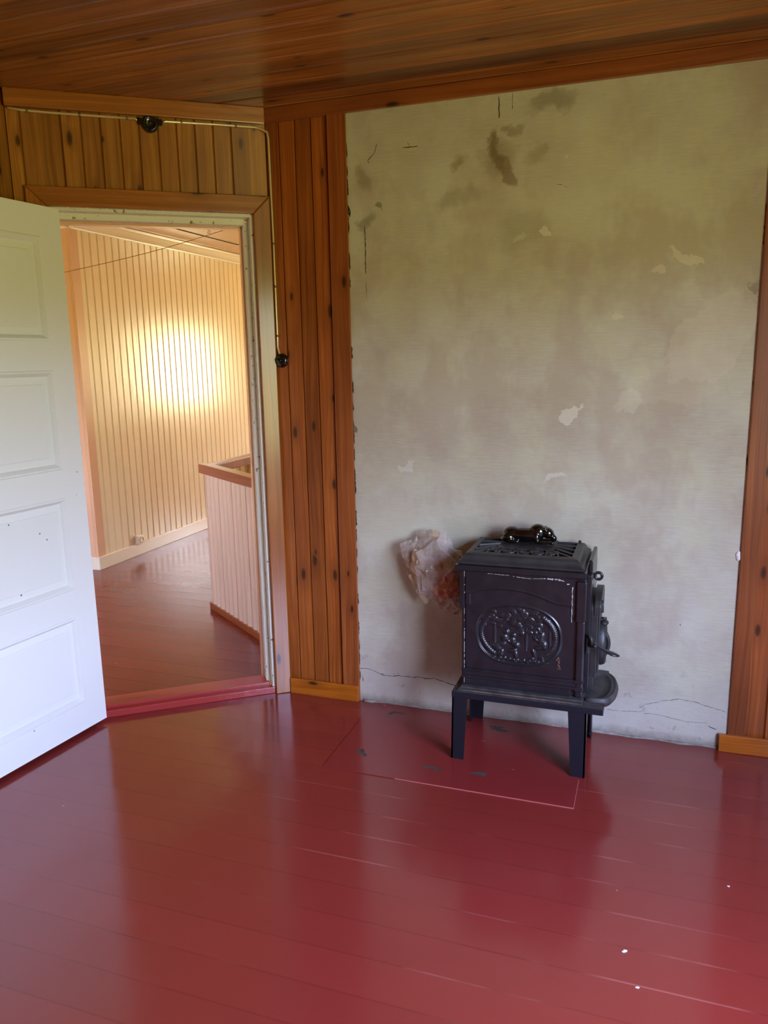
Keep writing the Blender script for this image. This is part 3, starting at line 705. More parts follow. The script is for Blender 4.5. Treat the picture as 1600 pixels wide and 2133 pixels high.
# junction box
MJ = MD @ frame((0.448, 0.0, 2.398), (1, 0, 0), (0, 0, 1), (0, 1, 0)) if False else MD @ Matrix.Translation((0.448, 0.0, 2.398)) @ Matrix.Rotation(math.radians(-90), 4, 'X')
jb = empty('junction_box', MJ.to_translation(), 'round black junction box on the pine boards above the door', 'junction box')
b_ = MB(); b_.lathe([(0.031, 0.0), (0.031, 0.010), (0.027, 0.015)], MJ, 40)
for sx_ in (-1, 1): b_.box((sx_ * 0.036 - 0.010, 0.002, 0.0 + 0.002), (sx_ * 0.036 + 0.010, 0.012, 0.026), 0.002, M=MD @ Matrix.Translation((0.448, 0, 2.392)))
b_.build('base', M['bakelite'], parent=jb, M=Matrix())
b_ = MB(); b_.lathe([(0.027, 0.014), (0.0265, 0.020), (0.022, 0.024), (0.0215, 0.0225), (0.006, 0.0235)], MJ, 40); b_.build('cover', M['bakelite'], parent=jb, M=Matrix())
b_ = MB(); b_.lathe([(0.0045, 0.023), (0.0045, 0.0255), (0.003, 0.0265)], MJ, 16); b_.build('screw', M['chrome'], parent=jb, M=Matrix())
# light switch on the chimney wall beside the casing
MS = Matrix.Translation((0.031, -0.001, 1.498)) @ Matrix.Rotation(math.radians(90), 4, 'X')
sw = empty('light_switch', (0.031, -0.001, 1.498), 'round black rotary light switch at the foot of the conduit', 'light switch')
b_ = MB(); b_.lathe([(0.029, 0.0), (0.030, 0.006), (0.029, 0.014), (0.025, 0.020), (0.018, 0.023), (0.010, 0.0235)], MS, 40); b_.build('cover', M['bakelite'], parent=sw, M=Matrix())
b_ = MB(); b_.lathe([(0.008, 0.023), (0.008, 0.028), (0.006, 0.030)], MS, 20); b_.box((-0.0035, -0.012, 0.026), (0.0035, 0.012, 0.038), 0.0015, M=MS @ Matrix.Rotation(0.9, 4, 'Z')); b_.build('knob', M['bakelite'], parent=sw, M=Matrix())

# ------------------------------------------------------------------ landing things
bal = empty('stair_balustrade', (-0.998, 0.961, 0), 'boarded stair balustrade with brown handrail beyond the doorway', 'balustrade')
MP = frame((-0.998, 0.961, 0), (0.8039, -0.5948, 0), (0.5948, 0.8039, 0), (0, 0, 1))  # y away from camera
MPf = frame((-0.998, 0.961, 0), (-0.8039, 0.5948, 0), (-0.5948, -0.8039, 0), (0, 0, 1))  # y toward camera, x reversed
b_ = MB()
pr = board_profile(-1.40, 0.0, 0.112, -0.095 - 0.112 * 12, 0.004, 0.004, True)
# three beads per board
pts = [(-1.40, 0.0)]
for k in range(7, -1, -1):
    x0 = -0.015 - 0.19 * k
    if x0 < -1.395: continue
    pts += [(x0 - 0.004, 0.0), (x0 - 0.002, -0.007), (x0 + 0.003, -0.007), (x0 + 0.005, 0.0)]
    for j in range(3):
        c0 = x0 + 0.008 + j * 0.0585
        if c0 + 0.056 > 0.0: break
        for a in range(1, 8): pts.append((c0 + 0.056 * a / 8, 0.011 * math.sin(math.pi * a / 8) ** 0.8))
        pts.append((c0 + 0.0572, -0.002))
pts.append((0.0, 0.0))
b_.prism(pts + [(0.0, -0.028), (-1.40, -0.028)], 0.0, 0.85)
b_.mi = 1
for k in range(8): b_.box((-0.015 - 0.19 * k - .0022, -0.0074, 0.0), (-0.015 - 0.19 * k + .0034, -0.0052, 0.85))
b_.build('front_panel', [M['panelcream'], M['batten']], parent=bal, M=MPf)
b_ = MB(); b_.box((-1.40, 0.0, 0.0), (0.006, 0.016, 0.042), 0.005); b_.build('base_trim', M['rail'], parent=bal, M=MPf @ Matrix.Identity(4))
b_ = MB()
Mrail = frame((-0.998, 0.961, 0), (0.5948, 0.8039, 0), (0, 0, 1), (0.8039, -0.5948, 0))
b_.box((-0.022, 0.845, -0.035), (0.050, 0.900, 1.38), 0.007); b_.build('handrail', M['rail'], parent=bal, M=Mrail)
b_ = MB(); b_.box((-0.985 + 0.0, 0.955, 0.845), (-0.915, 3.44, 0.900), 0.007)
Mr2 = Matrix.Identity(4)
b_.build('handrail', M['rail'], parent=bal, M=Mr2)
b_ = MB(); add_boards(b_, -3.40, -0.97, 0.0, 0.85, 0.10, 0.0, thick=0.025, bead=True)
b_.build('side_panel', M['cream'], parent=bal, M=frame((-0.975, 0, 0), (0, -1, 0), (-1, 0, 0), (0, 0, 1)) @ Matrix.Diagonal((1, 1, 1, 1)) if False else frame((-0.945, 0, 0), (0, -1, 0), (1, 0, 0), (0, 0, 1)))
for y_ in (1.18, 1.42, 1.9, 2.4, 2.9, 3.38):
    b_ = MB(); b_.box((-0.943, y_ - 0.02, 0.0), (-0.918, y_ + 0.02, 0.845), 0.002); b_.build('post', M['cream_white'], parent=bal, M=Matrix())

sk = empty('wall_socket', (-2.28, 1.99, 0.11), 'small cream socket box on the landing baseboard', 'socket')
b_ = MB(); b_.box((-2.299, 1.955, 0.092), (-2.262, 2.030, 0.158), 0.006); b_.build('housing', M['cream_white'], parent=sk, M=Matrix())
b_ = MB(); b_.lathe([(0.024, 0.0), (0.024, 0.006), (0.018, 0.008), (0.017, 0.003), (0.004, 0.003)], frame((-2.263, 1.992, 0.126), (0, 1, 0), (0, 0, 1), (1, 0, 0)), 28); b_.build('face_plate', M['cream'], parent=sk, M=Matrix())
b_ = MB(); A_ = Vector((-2.90, 1.50, 2.06)); B2 = Vector((-1.334, 2.20, 2.466))
A_ = Vector((-2.347, 1.495, 2.118))
b_.tube([A_ + (B2 - A_) * k / 12 - Vector((0, 0, 0.02 * math.sin(math.pi * k / 12))) for k in range(13)], 0.0022, 6)
b_.tube([B2, Vector((-1.25, 2.24, 2.4885))], 0.0022, 6)
tag(b_.build('drying_string', M['string']), 'thin tan string stretched under the landing ceiling', 'string')
b_ = MB(); cc = Vector((-1.72, 2.38, 2.462)); b_.tube([cc + Vector((0.010 * math.cos(a), 0, 0.010 * math.sin(a))) for a in [2 * math.pi * k / 20 for k in range(20)]], 0.0018, 6, closed=True)
b_.tube([cc + Vector((0, 0, 0.010)), cc + Vector((0, 0, 0.0265))], 0.0018, 6)
tag(b_.build('ceiling_hook', M['wire']), 'small ring hook on the landing ceiling near the hatch', 'hook')

# ------------------------------------------------------------------ hearth plate on the floor
hp = MB(); hp.box((0.415, -0.587, 0.0004), (1.335, -0.006, 0.0028))
hp.mi = 2
def strip(x0, y0, x1, y1):
    hp.box((x0, y0, 0.0002), (x1, y1, 0.0030))
strip(0.70, -0.5878, 1.335, -0.5862); strip(1.3342, -0.586, 1.3356, -0.40)
hp.mi = 1
def patch(cx, cy, pts):
    vs = [hp.bm.verts.new((cx + x, cy + y, 0.0031)) for x, y in pts]; hp._f(vs)
def ragged(rx, ry, ang, n=16, rg=0.45):
    out = []
    for k in range(n):
        a = 2 * math.pi * k / n; r = 1 + random.uniform(-rg, rg)
        x, y = rx * r * math.cos(a), ry * r * math.sin(a); out.append((x * math.cos(ang) - y * math.sin(ang), x * math.sin(ang) + y * math.cos(ang)))
    return out
patch(0.523, -0.452, ragged(0.024, 0.013, -0.5, 14, .5)); patch(0.515, -0.430, ragged(0.008, 0.012, 0.2, 10, .3))
patch(0.820, -0.477, ragged(0.042, 0.009, -0.05, 18, .5))
patch(0.985, -0.465, [(-0.040, -0.004), (-0.02, 0.004), (0.0, 0.012), (0.024, 0.016), (0.027, 0.0), (0.024, -0.013), (0.0, -0.010), (-0.02, -0.010)])
patch(0.992, -0.105, ragged(0.030, 0.014, -0.2, 16, .5)); patch(0.975, -0.085, ragged(0.028, 0.007, 0.0, 12, .4))
patch(0.545, -0.088, [(-0.035, -0.020), (-0.028, 0.010), (-0.010, 0.016), (0.035, 0.010), (0.036, 0.003), (0.000, 0.004), (-0.015, -0.004), (-0.022, -0.022)])
patch(0.86, -0.12, ragged(0.018, 0.006, -0.2, 12, .4)); patch(0.76, -0.17, ragged(0.010, 0.004, -0.2, 10, .4))
hp.mi = 2
for cx, cy, r in ((0.47, -0.03, .006), (0.86, -0.30, .004), (0.95, -0.22, .005), (1.10, -0.40, .004)): patch(cx, cy - .0, ragged(r * 1.5, r * .35, -0.1, 8, .4)) 
tag(hp.build('hearth_plate', [M['red_plate'], M['chip'], M['pale_edge']]), 'thin red painted metal plate on the floor under the stove, worn in patches', 'floor plate')

for x_, y_, r_, lab in ((1.522, -1.196, 0.007, 'largest white flake lying on the red floor, lower right'), (1.793, -0.850, 0.003, 'tiny white crumb on the red floor in front of the right baseboard'), (1.554, -1.308, 0.0045, 'small pale crumb on the red floor, nearest the camera of the three on the right')):
    b_ = MB(); pts = ragged(r_, r_ * .55, random.random(), 10, .5); b_.prism(pts, 0.0004, 0.0022); tag(b_.build('paint_flake', M['lump'], M=Matrix.Translation((x_, y_, 0))), lab, 'paint flake', 'pale flakes on the red floor')

# ------------------------------------------------------------------ stove
ST = empty('wood_stove', (1.10, -0.20, 0), 'small black cast iron wood stove on a four legged stand before the plaster wall', 'stove')
ID = Matrix()
def part(mb, name, mat, parent=ST): return mb.build(name, mat, parent=parent, M=ID)
ZS = 0.275
# stand top
b_ = MB(); b_.box((0.862, -0.386, 0.252), (1.410, -0.022, ZS), 0.003); b_.mi = 2; b_.box((0.866, -0.382, ZS - .001), (1.406, -0.026, ZS + .0012)); b_.box((0.880, -0.372, ZS), (1.336, -0.030, ZS + 0.006), 0.003); b_.box((0.888, -0.358, ZS + .005), (1.334, -0.032, ZS + 0.012), 0.003)
b_.mi = 1; b_.box((0.93, -0.3735, ZS + 0.0045), (1.30, -0.3715, ZS + 0.0066)); b_.mi = 0
part(b_, 'stand_top', [M['stand'], M['rust'], M['iron_dust']])
# legs : L section, tapering
def leg(xo, xi_t, xi_b, yo, yi_t, yi_b, zt=0.252, dx=0.0, dy=0.0, th=0.006):
    """xo/yo outer faces, inner ends at top and bottom; dx,dy splay of the foot"""
    sx_ = 1 if xi_t > xo else -1; sy2 = 1 if yi_t > yo else -1; zb_ = 0.0032
    b = MB(); bm = b.bm
    def quadprism(top, bot):
        A = [bm.verts.new((x, y, zt)) for x, y in top]; B = [bm.verts.new((x, y, zb_)) for x, y in bot]
        b._f(A); b._f(B[::-1])
        for k in range(4): b._f((A[k], A[(k + 1) % 4], B[(k + 1) % 4], B[k]))
    quadprism([(xo, yo), (xi_t, yo), (xi_t, yo + sy2 * th), (xo, yo + sy2 * th)], [(xo + dx, yo + dy), (xi_b, yo + dy), (xi_b, yo + dy + sy2 * th), (xo + dx, yo + dy + sy2 * th)])
    quadprism([(xo, yo), (xo + sx_ * th, yo), (xo + sx_ * th, yi_t), (xo, yi_t)], [(xo + dx, yo + dy), (xo + dx + sx_ * th, yo + dy), (xo + dx + sx_ * th, yi_b), (xo + dx, yi_b)])
    return b
part(leg(0.864, 0.922, 0.907, -0.384, -0.324, -0.336, dx=-0.004), 'leg', M['stand'])
part(leg(1.353, 1.288, 1.303, -0.384, -0.324, -0.336), 'leg', M['stand'])
part(leg(0.864, 0.922, 0.907, -0.024, -0.084, -0.072, dx=-0.004), 'leg', M['stand'])
part(leg(1.353, 1.288, 1.303, -0.024, -0.084, -0.072), 'leg', M['stand'])

# body box
X0, X1, YF, YB = 0.895, 1.333, -0.328, -0.045
b_ = MB(); b_.box((X0, YF, ZS + 0.011), (X1, YB, 0.735), 0.004)
for z0, z1, d in ((0.318, 0.327, 0.006), (0.345, 0.354, 0.006), (0.327, 0.345, 0.002)): b_.box((X0 - d, YF - 0.008 - d, z0), (X1 + d * .3, YB, z1), 0.002)
b_.box((X0 - 0.002, YF - 0.008, ZS + 0.011), (X0 + .395, YF, 0.318), 0.002)
# left corner posts and lugs
b_.box((X0 - 0.006, YF - 0.006, ZS + .011), (X0 + 0.006, YF + 0.02, 0.733), 0.003)
b_.box((X0 - 0.014, YF - 0.010, 0.585), (X0 + 0.004, YF + 0.03, 0.733), 0.003)
b_.mi = 1
z0 = 0.295
while z0 < 0.725:
    ln = random.uniform(.003, .03)
    b_.box((X0 + 0.0035, YF - 0.0088, z0), (X0 + 0.0035 + random.uniform(.0008, .0026), YF - 0.0058, min(.73, z0 + ln)))
    z0 += ln + (random.uniform(.001, .012) if z0 < 0.47 or z0 > .68 else random.uniform(.02, .06))
b_.mi = 0
part(b_, 'body', [M['iron'], M['worn']])

# relief side plate as a height field
RX0, RX1, RZ0, RZ1 = 0.905, 1.296, 0.352, 0.735
nx, nz = 330, 324
xs = np.linspace(RX0, RX1, nx); zs_ = np.linspace(RZ0, RZ1, nz); XX, ZZ = np.meshgrid(xs, zs_)
Hh = np.zeros_like(XX)
ss = lambda e0, e1, v: np.clip((v - e0) / (e1 - e0), 0, 1) ** 2 * (3 - 2 * np.clip((v - e0) / (e1 - e0), 0, 1))
# shouldered arch step
arch = np.interp(XX, [0.90, 0.923, 0.935, 0.95, 0.975, 1.01, 1.06, 1.12, 1.17, 1.21, 1.235, 1.26, 1.30], [0.648, 0.648, 0.648, 0.655, 0.664, 0.670, 0.672, 0.667, 0.655, 0.640, 0.632, 0.631, 0.631])
Hh += 0.0035 * ss(-0.0015, 0.0015, ZZ - arch)
Hh += 0.0015 * np.exp(-((ZZ - arch) / 0.0035) ** 2)
side = ss(0.0, 0.003, XX - 1.282) * ss(0, 0.003, ZZ - 0.588) + ss(0.0, 0.003, 0.922 - XX) * ss(0, .003, ZZ - 0.60)
Hh = np.maximum(Hh, 0.0035 * side)
# oval
cx0, cz0, a0_, b0_ = 1.098, 0.500, 0.152, 0.112
dx_ = (XX - cx0) / a0_; dz_ = (ZZ - cz0) / b0_
e = (np.abs(dx_) ** 2.35 + np.abs(dz_) ** 2.35) ** (1 / 2.35)
inside = 1 - ss(0.965, 1.0, e)
Hh += 0.0035 * np.exp(-((e - 1.0) / 0.028) ** 2)
Hh -= 0.003 * inside
rng = np.random.RandomState(3)
def ell(cx, cz, rx, rz, ang, h, p=2.0):
    global Hh
    ca, sa = math.cos(ang), math.sin(ang)
    A = ((XX - cx) * ca + (ZZ - cz) * sa) / rx; B = (-(XX - cx) * sa + (ZZ - cz) * ca) / rz
    r = A ** 2 + B ** 2
    g = np.where(r < 1, np.clip(1 - r, 0, 1) ** 0.6, 0) * h * 0.8
    Hh = np.maximum(Hh, g - 0.003 * (h > 0) + 0.0) if True else Hh
def top_edge(x): return 0.535 + 0.018 * math.sin(x * 42 + 1.0) + 0.012 * math.sin(x * 90) - (0.022 if 1.03 < x < 1.15 else 0)
for _ in range(120):      # leaf clusters of the tree crowns
    x = rng.uniform(cx0 - a0_, cx0 + a0_); z = rng.uniform(0.50, 0.612)
    ee = (abs((x - cx0) / a0_) ** 2.35 + abs((z - cz0) / b0_) ** 2.35) ** (1 / 2.35)
    if ee > 0.93 or z < top_edge(x) : continue
    ell(x, z, rng.uniform(.010, .017), rng.uniform(.007, .012), rng.uniform(-.5, .5), rng.uniform(.0035, .0050))
for k in range(26):       # tree trunks following the rim on both sides
    t_ = -0.9 + 1.75 * k / 25
    ell(cx0 + 0.90 * a0_ * math.cos(t_) * 0.97, cz0 + 0.90 * b0_ * math.sin(t_) * .97, .010, .009, 0, .0065 + rng.uniform(-.0005, .0005))
for k in range(20):
    t_ = math.pi - 0.65 + 1.5 * k / 19
    ell(cx0 + 0.90 * a0_ * math.cos(t_), cz0 + 0.90 * b0_ * math.sin(t_), .009, .008, 0, .0062)
for k in range(34):       # uneven ground along the bottom
    x = cx0 - 0.105 + 0.21 * k / 33
    ell(x, cz0 - 0.86 * b0_ + rng.uniform(-.004, .004), rng.uniform(.006, .012), rng.uniform(.004, .008), 0, rng.uniform(.005, .007))
for f in ((1.055, 0.510, .012, .012, 0, .009), (1.048, 0.487, .014, .019, .2, .009), (1.062, .478, .016, .007, -.6, .009), (1.040, .462, .019, .011, .5, .009),   # one seated child
          (1.022, .450, .017, .017, 0, .010), (1.035, .425, .010, .018, -.4, .008), (1.082, .500, .011, .011, 0, .0085), (1.078, .478, .012, .018, .1, .0085), (1.092, .463, .014, .012, -.7, .009), (1.078, .440, .018, .008, .3, .008), (1.090, .425, .008, .014, 0, .007),
          (1.172, 0.530, .008, .014, .5, .008), (1.162, .517, .009, .009, 0, .009), (1.180, .498, .014, .024, -.25, .0095), (1.164, .492, .016, .006, -.5, .0095), (1.190, .470, .014, .018, .1, .009), (1.172, .460, .022, .008, .2, .009), (1.156, .440, .007, .022, .3, .008), (1.186, .425, .008, .016, 0, .0075), (1.148, .418, .012, .005, 0, .007)):
    ell(*f)
for x_ in (1.012, 1.128, 1.212): ell(x_, .50, .006, .060, 0.0, .0045)   # thin tree stems
fine = np.vectorize(lambda a, b: noise.noise(Vector((a * 90, b * 90, 0))))(XX, ZZ)
Hh += 0.00010 * fine
# fade to zero at the outer border
verts = [(float(XX[j, i]), YF - 0.0062 - float(Hh[j, i]), float(ZZ[j, i])) for j in range(nz) for i in range(nx)]
nf = len(verts)
verts += [(RX0, YF + 0.001, RZ0), (RX1, YF + 0.001, RZ0), (RX1, YF + 0.001, RZ1), (RX0, YF + 0.001, RZ1)]
faces = [(j * nx + i, j * nx + i + 1, (j + 1) * nx + i + 1, (j + 1) * nx + i) for j in range(nz - 1) for i in range(nx - 1)]
faces.append(tuple([nf] + [i for i in range(nx)] + [nf + 1])); faces.append(tuple([nf + 3] + [(nz - 1) * nx + i for i in range(nx)] + [nf + 2]))
faces.append(tuple([nf] + [j * nx for j in range(nz)] + [nf + 3])); faces.append(tuple([nf + 1] + [j * nx + nx - 1 for j in range(nz)] + [nf + 2]))
me = bpy.data.meshes.new('relief_plate'); me.from_pydata(verts, [], faces); me.update()
me.polygons.foreach_set('use_smooth', [True] * ((nz - 1) * (nx - 1)) + [False] * 4)
me.materials.append(M['iron'])
rp_ = bpy.data.objects.new('relief_plate', me); COL.objects.link(rp_); rp_.parent = ST; bpy.context.view_layer.update(); rp_.matrix_basis = ST.matrix_world.inverted()
rp_['label'] = 'side plate with cast oval relief of figures under trees'
# worn metal along the top and right edge of the side plate
b_ = MB()
yy = YF - 0.0105
def wear(pts, wd):
    for (a, b) in zip(pts, pts[1:]):
        n = max(1, int(math.hypot(b[0] - a[0], b[1] - a[1]) / 0.006))
        for i in range(n):
            if random.random() < 0.2: continue
            x = a[0] + (b[0] - a[0]) * i / n; z = a[1] + (b[1] - a[1]) * i / n; r = wd * random.uniform(.4, 1.2)
            vs = [b_.bm.verts.new((x + q[0], yy, z + q[1])) for q in ragged(0.0045, r, 0.0, 7, .4)]; b_._f(vs)
wear([(0.99, .7275), (1.06, .726), (1.10, .7215), (1.14, .7195), (1.19, .7235)], 0.0013)
part(b_, 'worn_edge', M['worn']); b_ = MB()
wear([(1.19, .7235), (1.235, .7240), (1.262, .718), (1.278, .705)], 0.0040)
part(b_, 'worn_edge', M['worn']); b_ = MB()
for z_ in np.arange(0.57, 0.70, 0.010):
    b_.box((1.2862 + random.uniform(-.001, .001), yy, z_), (1.2882 + random.uniform(-.0008, .0015), yy + 0.0006, z_ + .0103))
part(b_, 'worn_edge', M['worn']); b_ = MB()
for _ in range(16):
    x = 1.245 + rng.uniform(-.006, .006); z = rng.uniform(.388, .432)
    vs = [b_.bm.verts.new((x + q[0], YF - 0.0075, z + q[1])) for q in ragged(.003, .0025, 0, 7, .5)]; b_._f(vs)
part(b_, 'rust_spot', M['rust'])

# front end frame (faces right) : near corner column + upright end plate
b_ = MB()
b_.box((1.303, YF - 0.018, 0.575), (1.336, YF + 0.015, 0.722), 0.004)
b_.box((1.306, YF - 0.012, ZS + 0.012), (1.334, YF + 0.015, 0.577), 0.006)
b_.box((1.302, YF - 0.017, 0.315), (1.336, YF + .01, 0.323), 0.003); b_.box((1.302, YF - 0.017, 0.345), (1.336, YF + .01, 0.353), 0.003)
b_.box((1.333, -0.300, 0.292), (1.350, -0.035, 0.735), 0.003)
b_.box((1.336, -0.262, 0.735), (1.350, -0.045, 0.782), 0.004)
part(b_, 'end_frame', M['iron'])
# lid
LZ = 0.735
b_ = MB(); LX0, LX1, LYF, LYB = 0.866, 1.334, -0.352, -0.020
def ringbox(mb, rings, capo=True):
    R_ = []
    for ins, z in rings:
        R_.append([mb.bm.verts.new(p) for p in ((LX0 + ins, LYF + ins, z), (LX1 - ins, LYF + ins, z), (LX1 - ins, LYB - ins, z), (LX0 + ins, LYB - ins, z))])
    for A, B in zip(R_, R_[1:]):
        for k in range(4): mb._f((A[k], A[(k + 1) % 4], B[(k + 1) % 4], B[k]))
    mb._f(R_[0][::-1]); mb._f(R_[-1])
ringbox(b_, [(0.004, LZ - 0.001), (0.0, LZ + .002), (0.0, LZ + 0.019), (0.002, LZ + 0.021)]); part(b_, 'top_flange', M['iron']); b_ = MB()
ringbox(b_, [(0.012, LZ + .0215), (0.008, LZ + 0.025), (0.008, LZ + 0.030), (0.013, LZ + 0.034), (0.018, LZ + 0.036), (0.022, LZ + 0.041), (0.027, LZ + 0.052), (0.034, LZ + .059), (0.048, LZ + 0.062), (0.056, LZ + .062), (0.057, LZ + .050)])
part(b_, 'lid', M['iron_rough'])
# fretwork on the lid
zf0, zf1 = LZ + 0.050, LZ + 0.062
fx0, fx1, fy0, fy1 = LX0 + 0.056, LX1 - 0.056, LYF + 0.056, LYB - 0.056     # opening of the frame
ix0, ix1, iy0, iy1 = fx0 + 0.075, fx1 - 0.075, -0.215, -0.075
b_ = MB()
def bar(p, q, wd=0.006):
    p, q = Vector((*p, 0)), Vector((*q, 0)); d = (q - p); L = d.length; d.normalize(); n_ = Vector((-d.y, d.x, 0))
    b_.box((0, -wd / 2, zf0 - .002), (L, wd / 2, zf1), 0.0012, M=frame((p.x, p.y, 0), d, n_, (0, 0, 1)))
b_.box((ix0, iy0, zf0 - .002), (ix1, iy1, zf1 - 0.0005), 0.001)
for cx, cy, ox, oy in ((ix0, iy0, fx0, fy0), (ix1, iy0, fx1, fy0), (ix0, iy1, fx0, fy1), (ix1, iy1, fx1, fy1)): bar((cx, cy), (ox, oy), 0.009)
for k in range(1, 7):     # radiating bars of the two end fields
    f_ = k / 7
    for xi, xo in ((ix0, fx0), (ix1, fx1)):
        yo_ = fy0 + (fy1 - fy0) * f_; yi_ = iy0 + (iy1 - iy0) * (0.5 + (f_ - .5) * .7)
        bar((xi, yi_), (xo, yo_ + (0.012 if k % 2 else -0.012)), 0.0055)
# scroll rings in the front field
def scroll(cx, cy, r, w_=0.0045, a0=0, a1=2 * math.pi, shrink=1.0):
    n_ = 26; pts = []
    for k in range(n_ + 1):
        a = a0 + (a1 - a0) * k / n_; rr = r * (1 - (1 - shrink) * k / n_); pts.append((cx + rr * math.cos(a), cy + rr * math.sin(a) * 0.85, (zf0 + zf1) / 2 + 0.002))
    b_.tube(pts, w_, 8)
ym = (fy0 + iy0) / 2
for sx_ in (-1, 1):
    c0 = 1.10 + sx_ * 0.055; c1 = 1.10 + sx_ * 0.105
    scroll(c0, ym, 0.030, .005, math.pi / 2, math.pi / 2 + sx_ * 5.6, .55); scroll(c1, ym + .004, 0.026, .005, -math.pi / 2, -math.pi / 2 - sx_ * 5.4, .5)
    scroll(c0, ym, 0.010, .005, 0, 2 * math.pi); scroll(c1, ym, 0.008, .005, 0, 2 * math.pi)
    bar((1.10 + sx_ * .012, fy0), (1.10 + sx_ * .030, iy0), .006); bar((1.10 + sx_ * 0.13, fy0), (1.10 + sx_ * .12, iy0), .006); bar((1.10 + sx_ * .085, fy0), (1.10 + sx_ * .08, iy0), .006)
b_.tube([(1.10 + 0.012 * math.cos(a), ym + .012 * math.sin(a), zf1 - .004) for a in [2 * math.pi * k / 16 for k in range(16)]], .004, 8, closed=True)
for yb_ in (iy1 + .02,): bar((ix0, yb_), (ix1, yb_), 0.012)
b_.mi = 1; b_.box((fx0 - .002, fy0 - .002, zf0 - .006), (fx1 + .002, fy1 + .002, zf0 - 0.001)); b_.mi = 0
part(b_, 'fretwork_grille', [M['iron_rough'], M['dark']])
b_ = MB(); b_.ball((1.285, -0.058, LZ + .064), .006); part(b_, 'lid_bolt', M['iron'])

# feeding door on the right end
DR = MB()
MYZ = frame((0, 0, 0), (0, 1, 0), (0, 0, 1), (1, 0, 0))
def arch_pts(y0, y1, z0, zs_, za, n=14):
    out = [(y0, z0), (y1, z0), (y1, zs_)]
    for k in range(1, n): a_ = math.pi * k / n; out.append(((y0 + y1) / 2 + (y1 - y0) / 2 * math.cos(a_), zs_ + (za - zs_) * math.sin(a_)))
    out.append((y0, zs_)); return out
DR.prism(arch_pts(-0.282, -0.085, 0.345, 0.605, 0.652), 1.349, 1.374, M=MYZ, bevel=0.003)
DR.prism(arch_pts(-0.286, -0.081, 0.585, 0.615, 0.664), 1.360, 1.384, M=MYZ, bevel=0.003)
DR.prism(arch_pts(-0.266, -0.101, 0.360, 0.58, 0.625), 1.374, 1.379, M=MYZ, bevel=0.002)
DR.box((1.349, -0.284, 0.300), (1.366, -0.080, 0.349), 0.003)
dr = part(DR, 'stove_door', M['iron_rough'])
def sub(mb, name, mat): return mb.build(name, mat, parent=dr, M=ID)
b_ = MB(); b_.tube([(1.387, -0.255, 0.590), (1.387, -0.255, 0.634)], 0.005, 10); b_.box((1.376, -0.270, .596), (1.388, -.242, .626), .002); sub(b_, 'hinge', M['iron_rough'])
# oval air vent ornament
b_ = MB(); cyv, czv = -0.180, 0.445
Mv = frame((1.378, cyv, czv), (0, 1, 0), (0, 0, 1), (1, 0, 0))
def oval(k, ry, rz): return (ry * math.cos(k), rz * math.sin(k))
R_ = []
for s_, h_ in ((1.0, 0.0), (1.0, 0.010), (0.94, 0.020), (0.84, 0.024), (0.74, 0.020), (0.70, 0.010), (0.60, 0.012), (0.3, 0.018), (0.05, 0.020)):
    R_.append([b_.bm.verts.new(Mv @ Vector((*oval(2 * math.pi * k / 40, 0.055 * s_, 0.082 * s_), h_))) for k in range(40)])
for A, B in zip(R_, R_[1:]):
    for k in range(40): b_._f((A[k], A[(k + 1) % 40], B[(k + 1) % 40], B[k]), True)
b_._f(R_[-1])
b_.tube([(1.380 + .030 * math.sin(math.pi * k / 14), cyv, czv + .07 - .14 * k / 14) for k in range(15)], 0.0075, 10)
b_.ball((1.392, cyv, czv + .082), (.016, .02, .010)); b_.tube([(1.38, cyv, czv + .098), (1.40, cyv, czv + .098)], .005, 8)
sub(b_, 'air_vent', M['iron_rough'])
# latch with spoon handle
b_ = MB()
b_.box((1.338, -0.318, 0.448), (1.352, -0.298, 0.520), 0.005)
b_.tube([(1.344, -0.316, .515), (1.350, -0.326, .522), (1.357, -0.330, .512), (1.360, -0.330, .49)], 0.0055, 10)
b_.tube([(1.352, -0.312, 0.488), (1.366, -0.322, 0.490), (1.374, -0.326, 0.488)], [.013, .012, .010], 12)
b_.ball((1.371, -0.335, 0.489), .0075)
sub(b_, 'latch', M['iron_rough'])
b_ = MB()
path = [(1.366, -0.328, .492), (1.382, -0.332, .487), (1.398, -0.334, .479), (1.412, -0.335, .473), (1.428, -0.335, .468), (1.444, -0.335, .464), (1.455, -0.335, .462)]
prof_r = [.010, .0075, .0075, .012, .0155, .012, .004]
rings = []
for (x, y, z), r in zip(path, prof_r):
    rings.append([b_.bm.verts.new((x - .25 * 0, y + r * 1.1 * math.cos(2 * math.pi * k / 16), z + r * (.62 if r < .011 else .45) * math.sin(2 * math.pi * k / 16))) for k in range(16)])
for A, B in zip(rings, rings[1:]):
    for k in range(16): b_._f((A[k], A[(k + 1) % 16], B[(k + 1) % 16], B[k]), True)
b_._f(rings[0]); b_._f(rings[-1])
sub(b_, 'handle', M['iron'])
# damper ring on the end frame
b_ = MB(); c_ = Vector((1.366, -0.200, 0.709))
b_.tube([c_ + Vector((0.0125 * math.cos(a), 0.0, 0.0125 * math.sin(a))) for a in [2 * math.pi * k / 24 for k in range(24)]], 0.0055, 10, closed=True)
b_.tube([(1.345, -0.20, .711), (1.354, -0.20, .710)], .0045, 8)
part(b_, 'damper_ring', M['iron'])
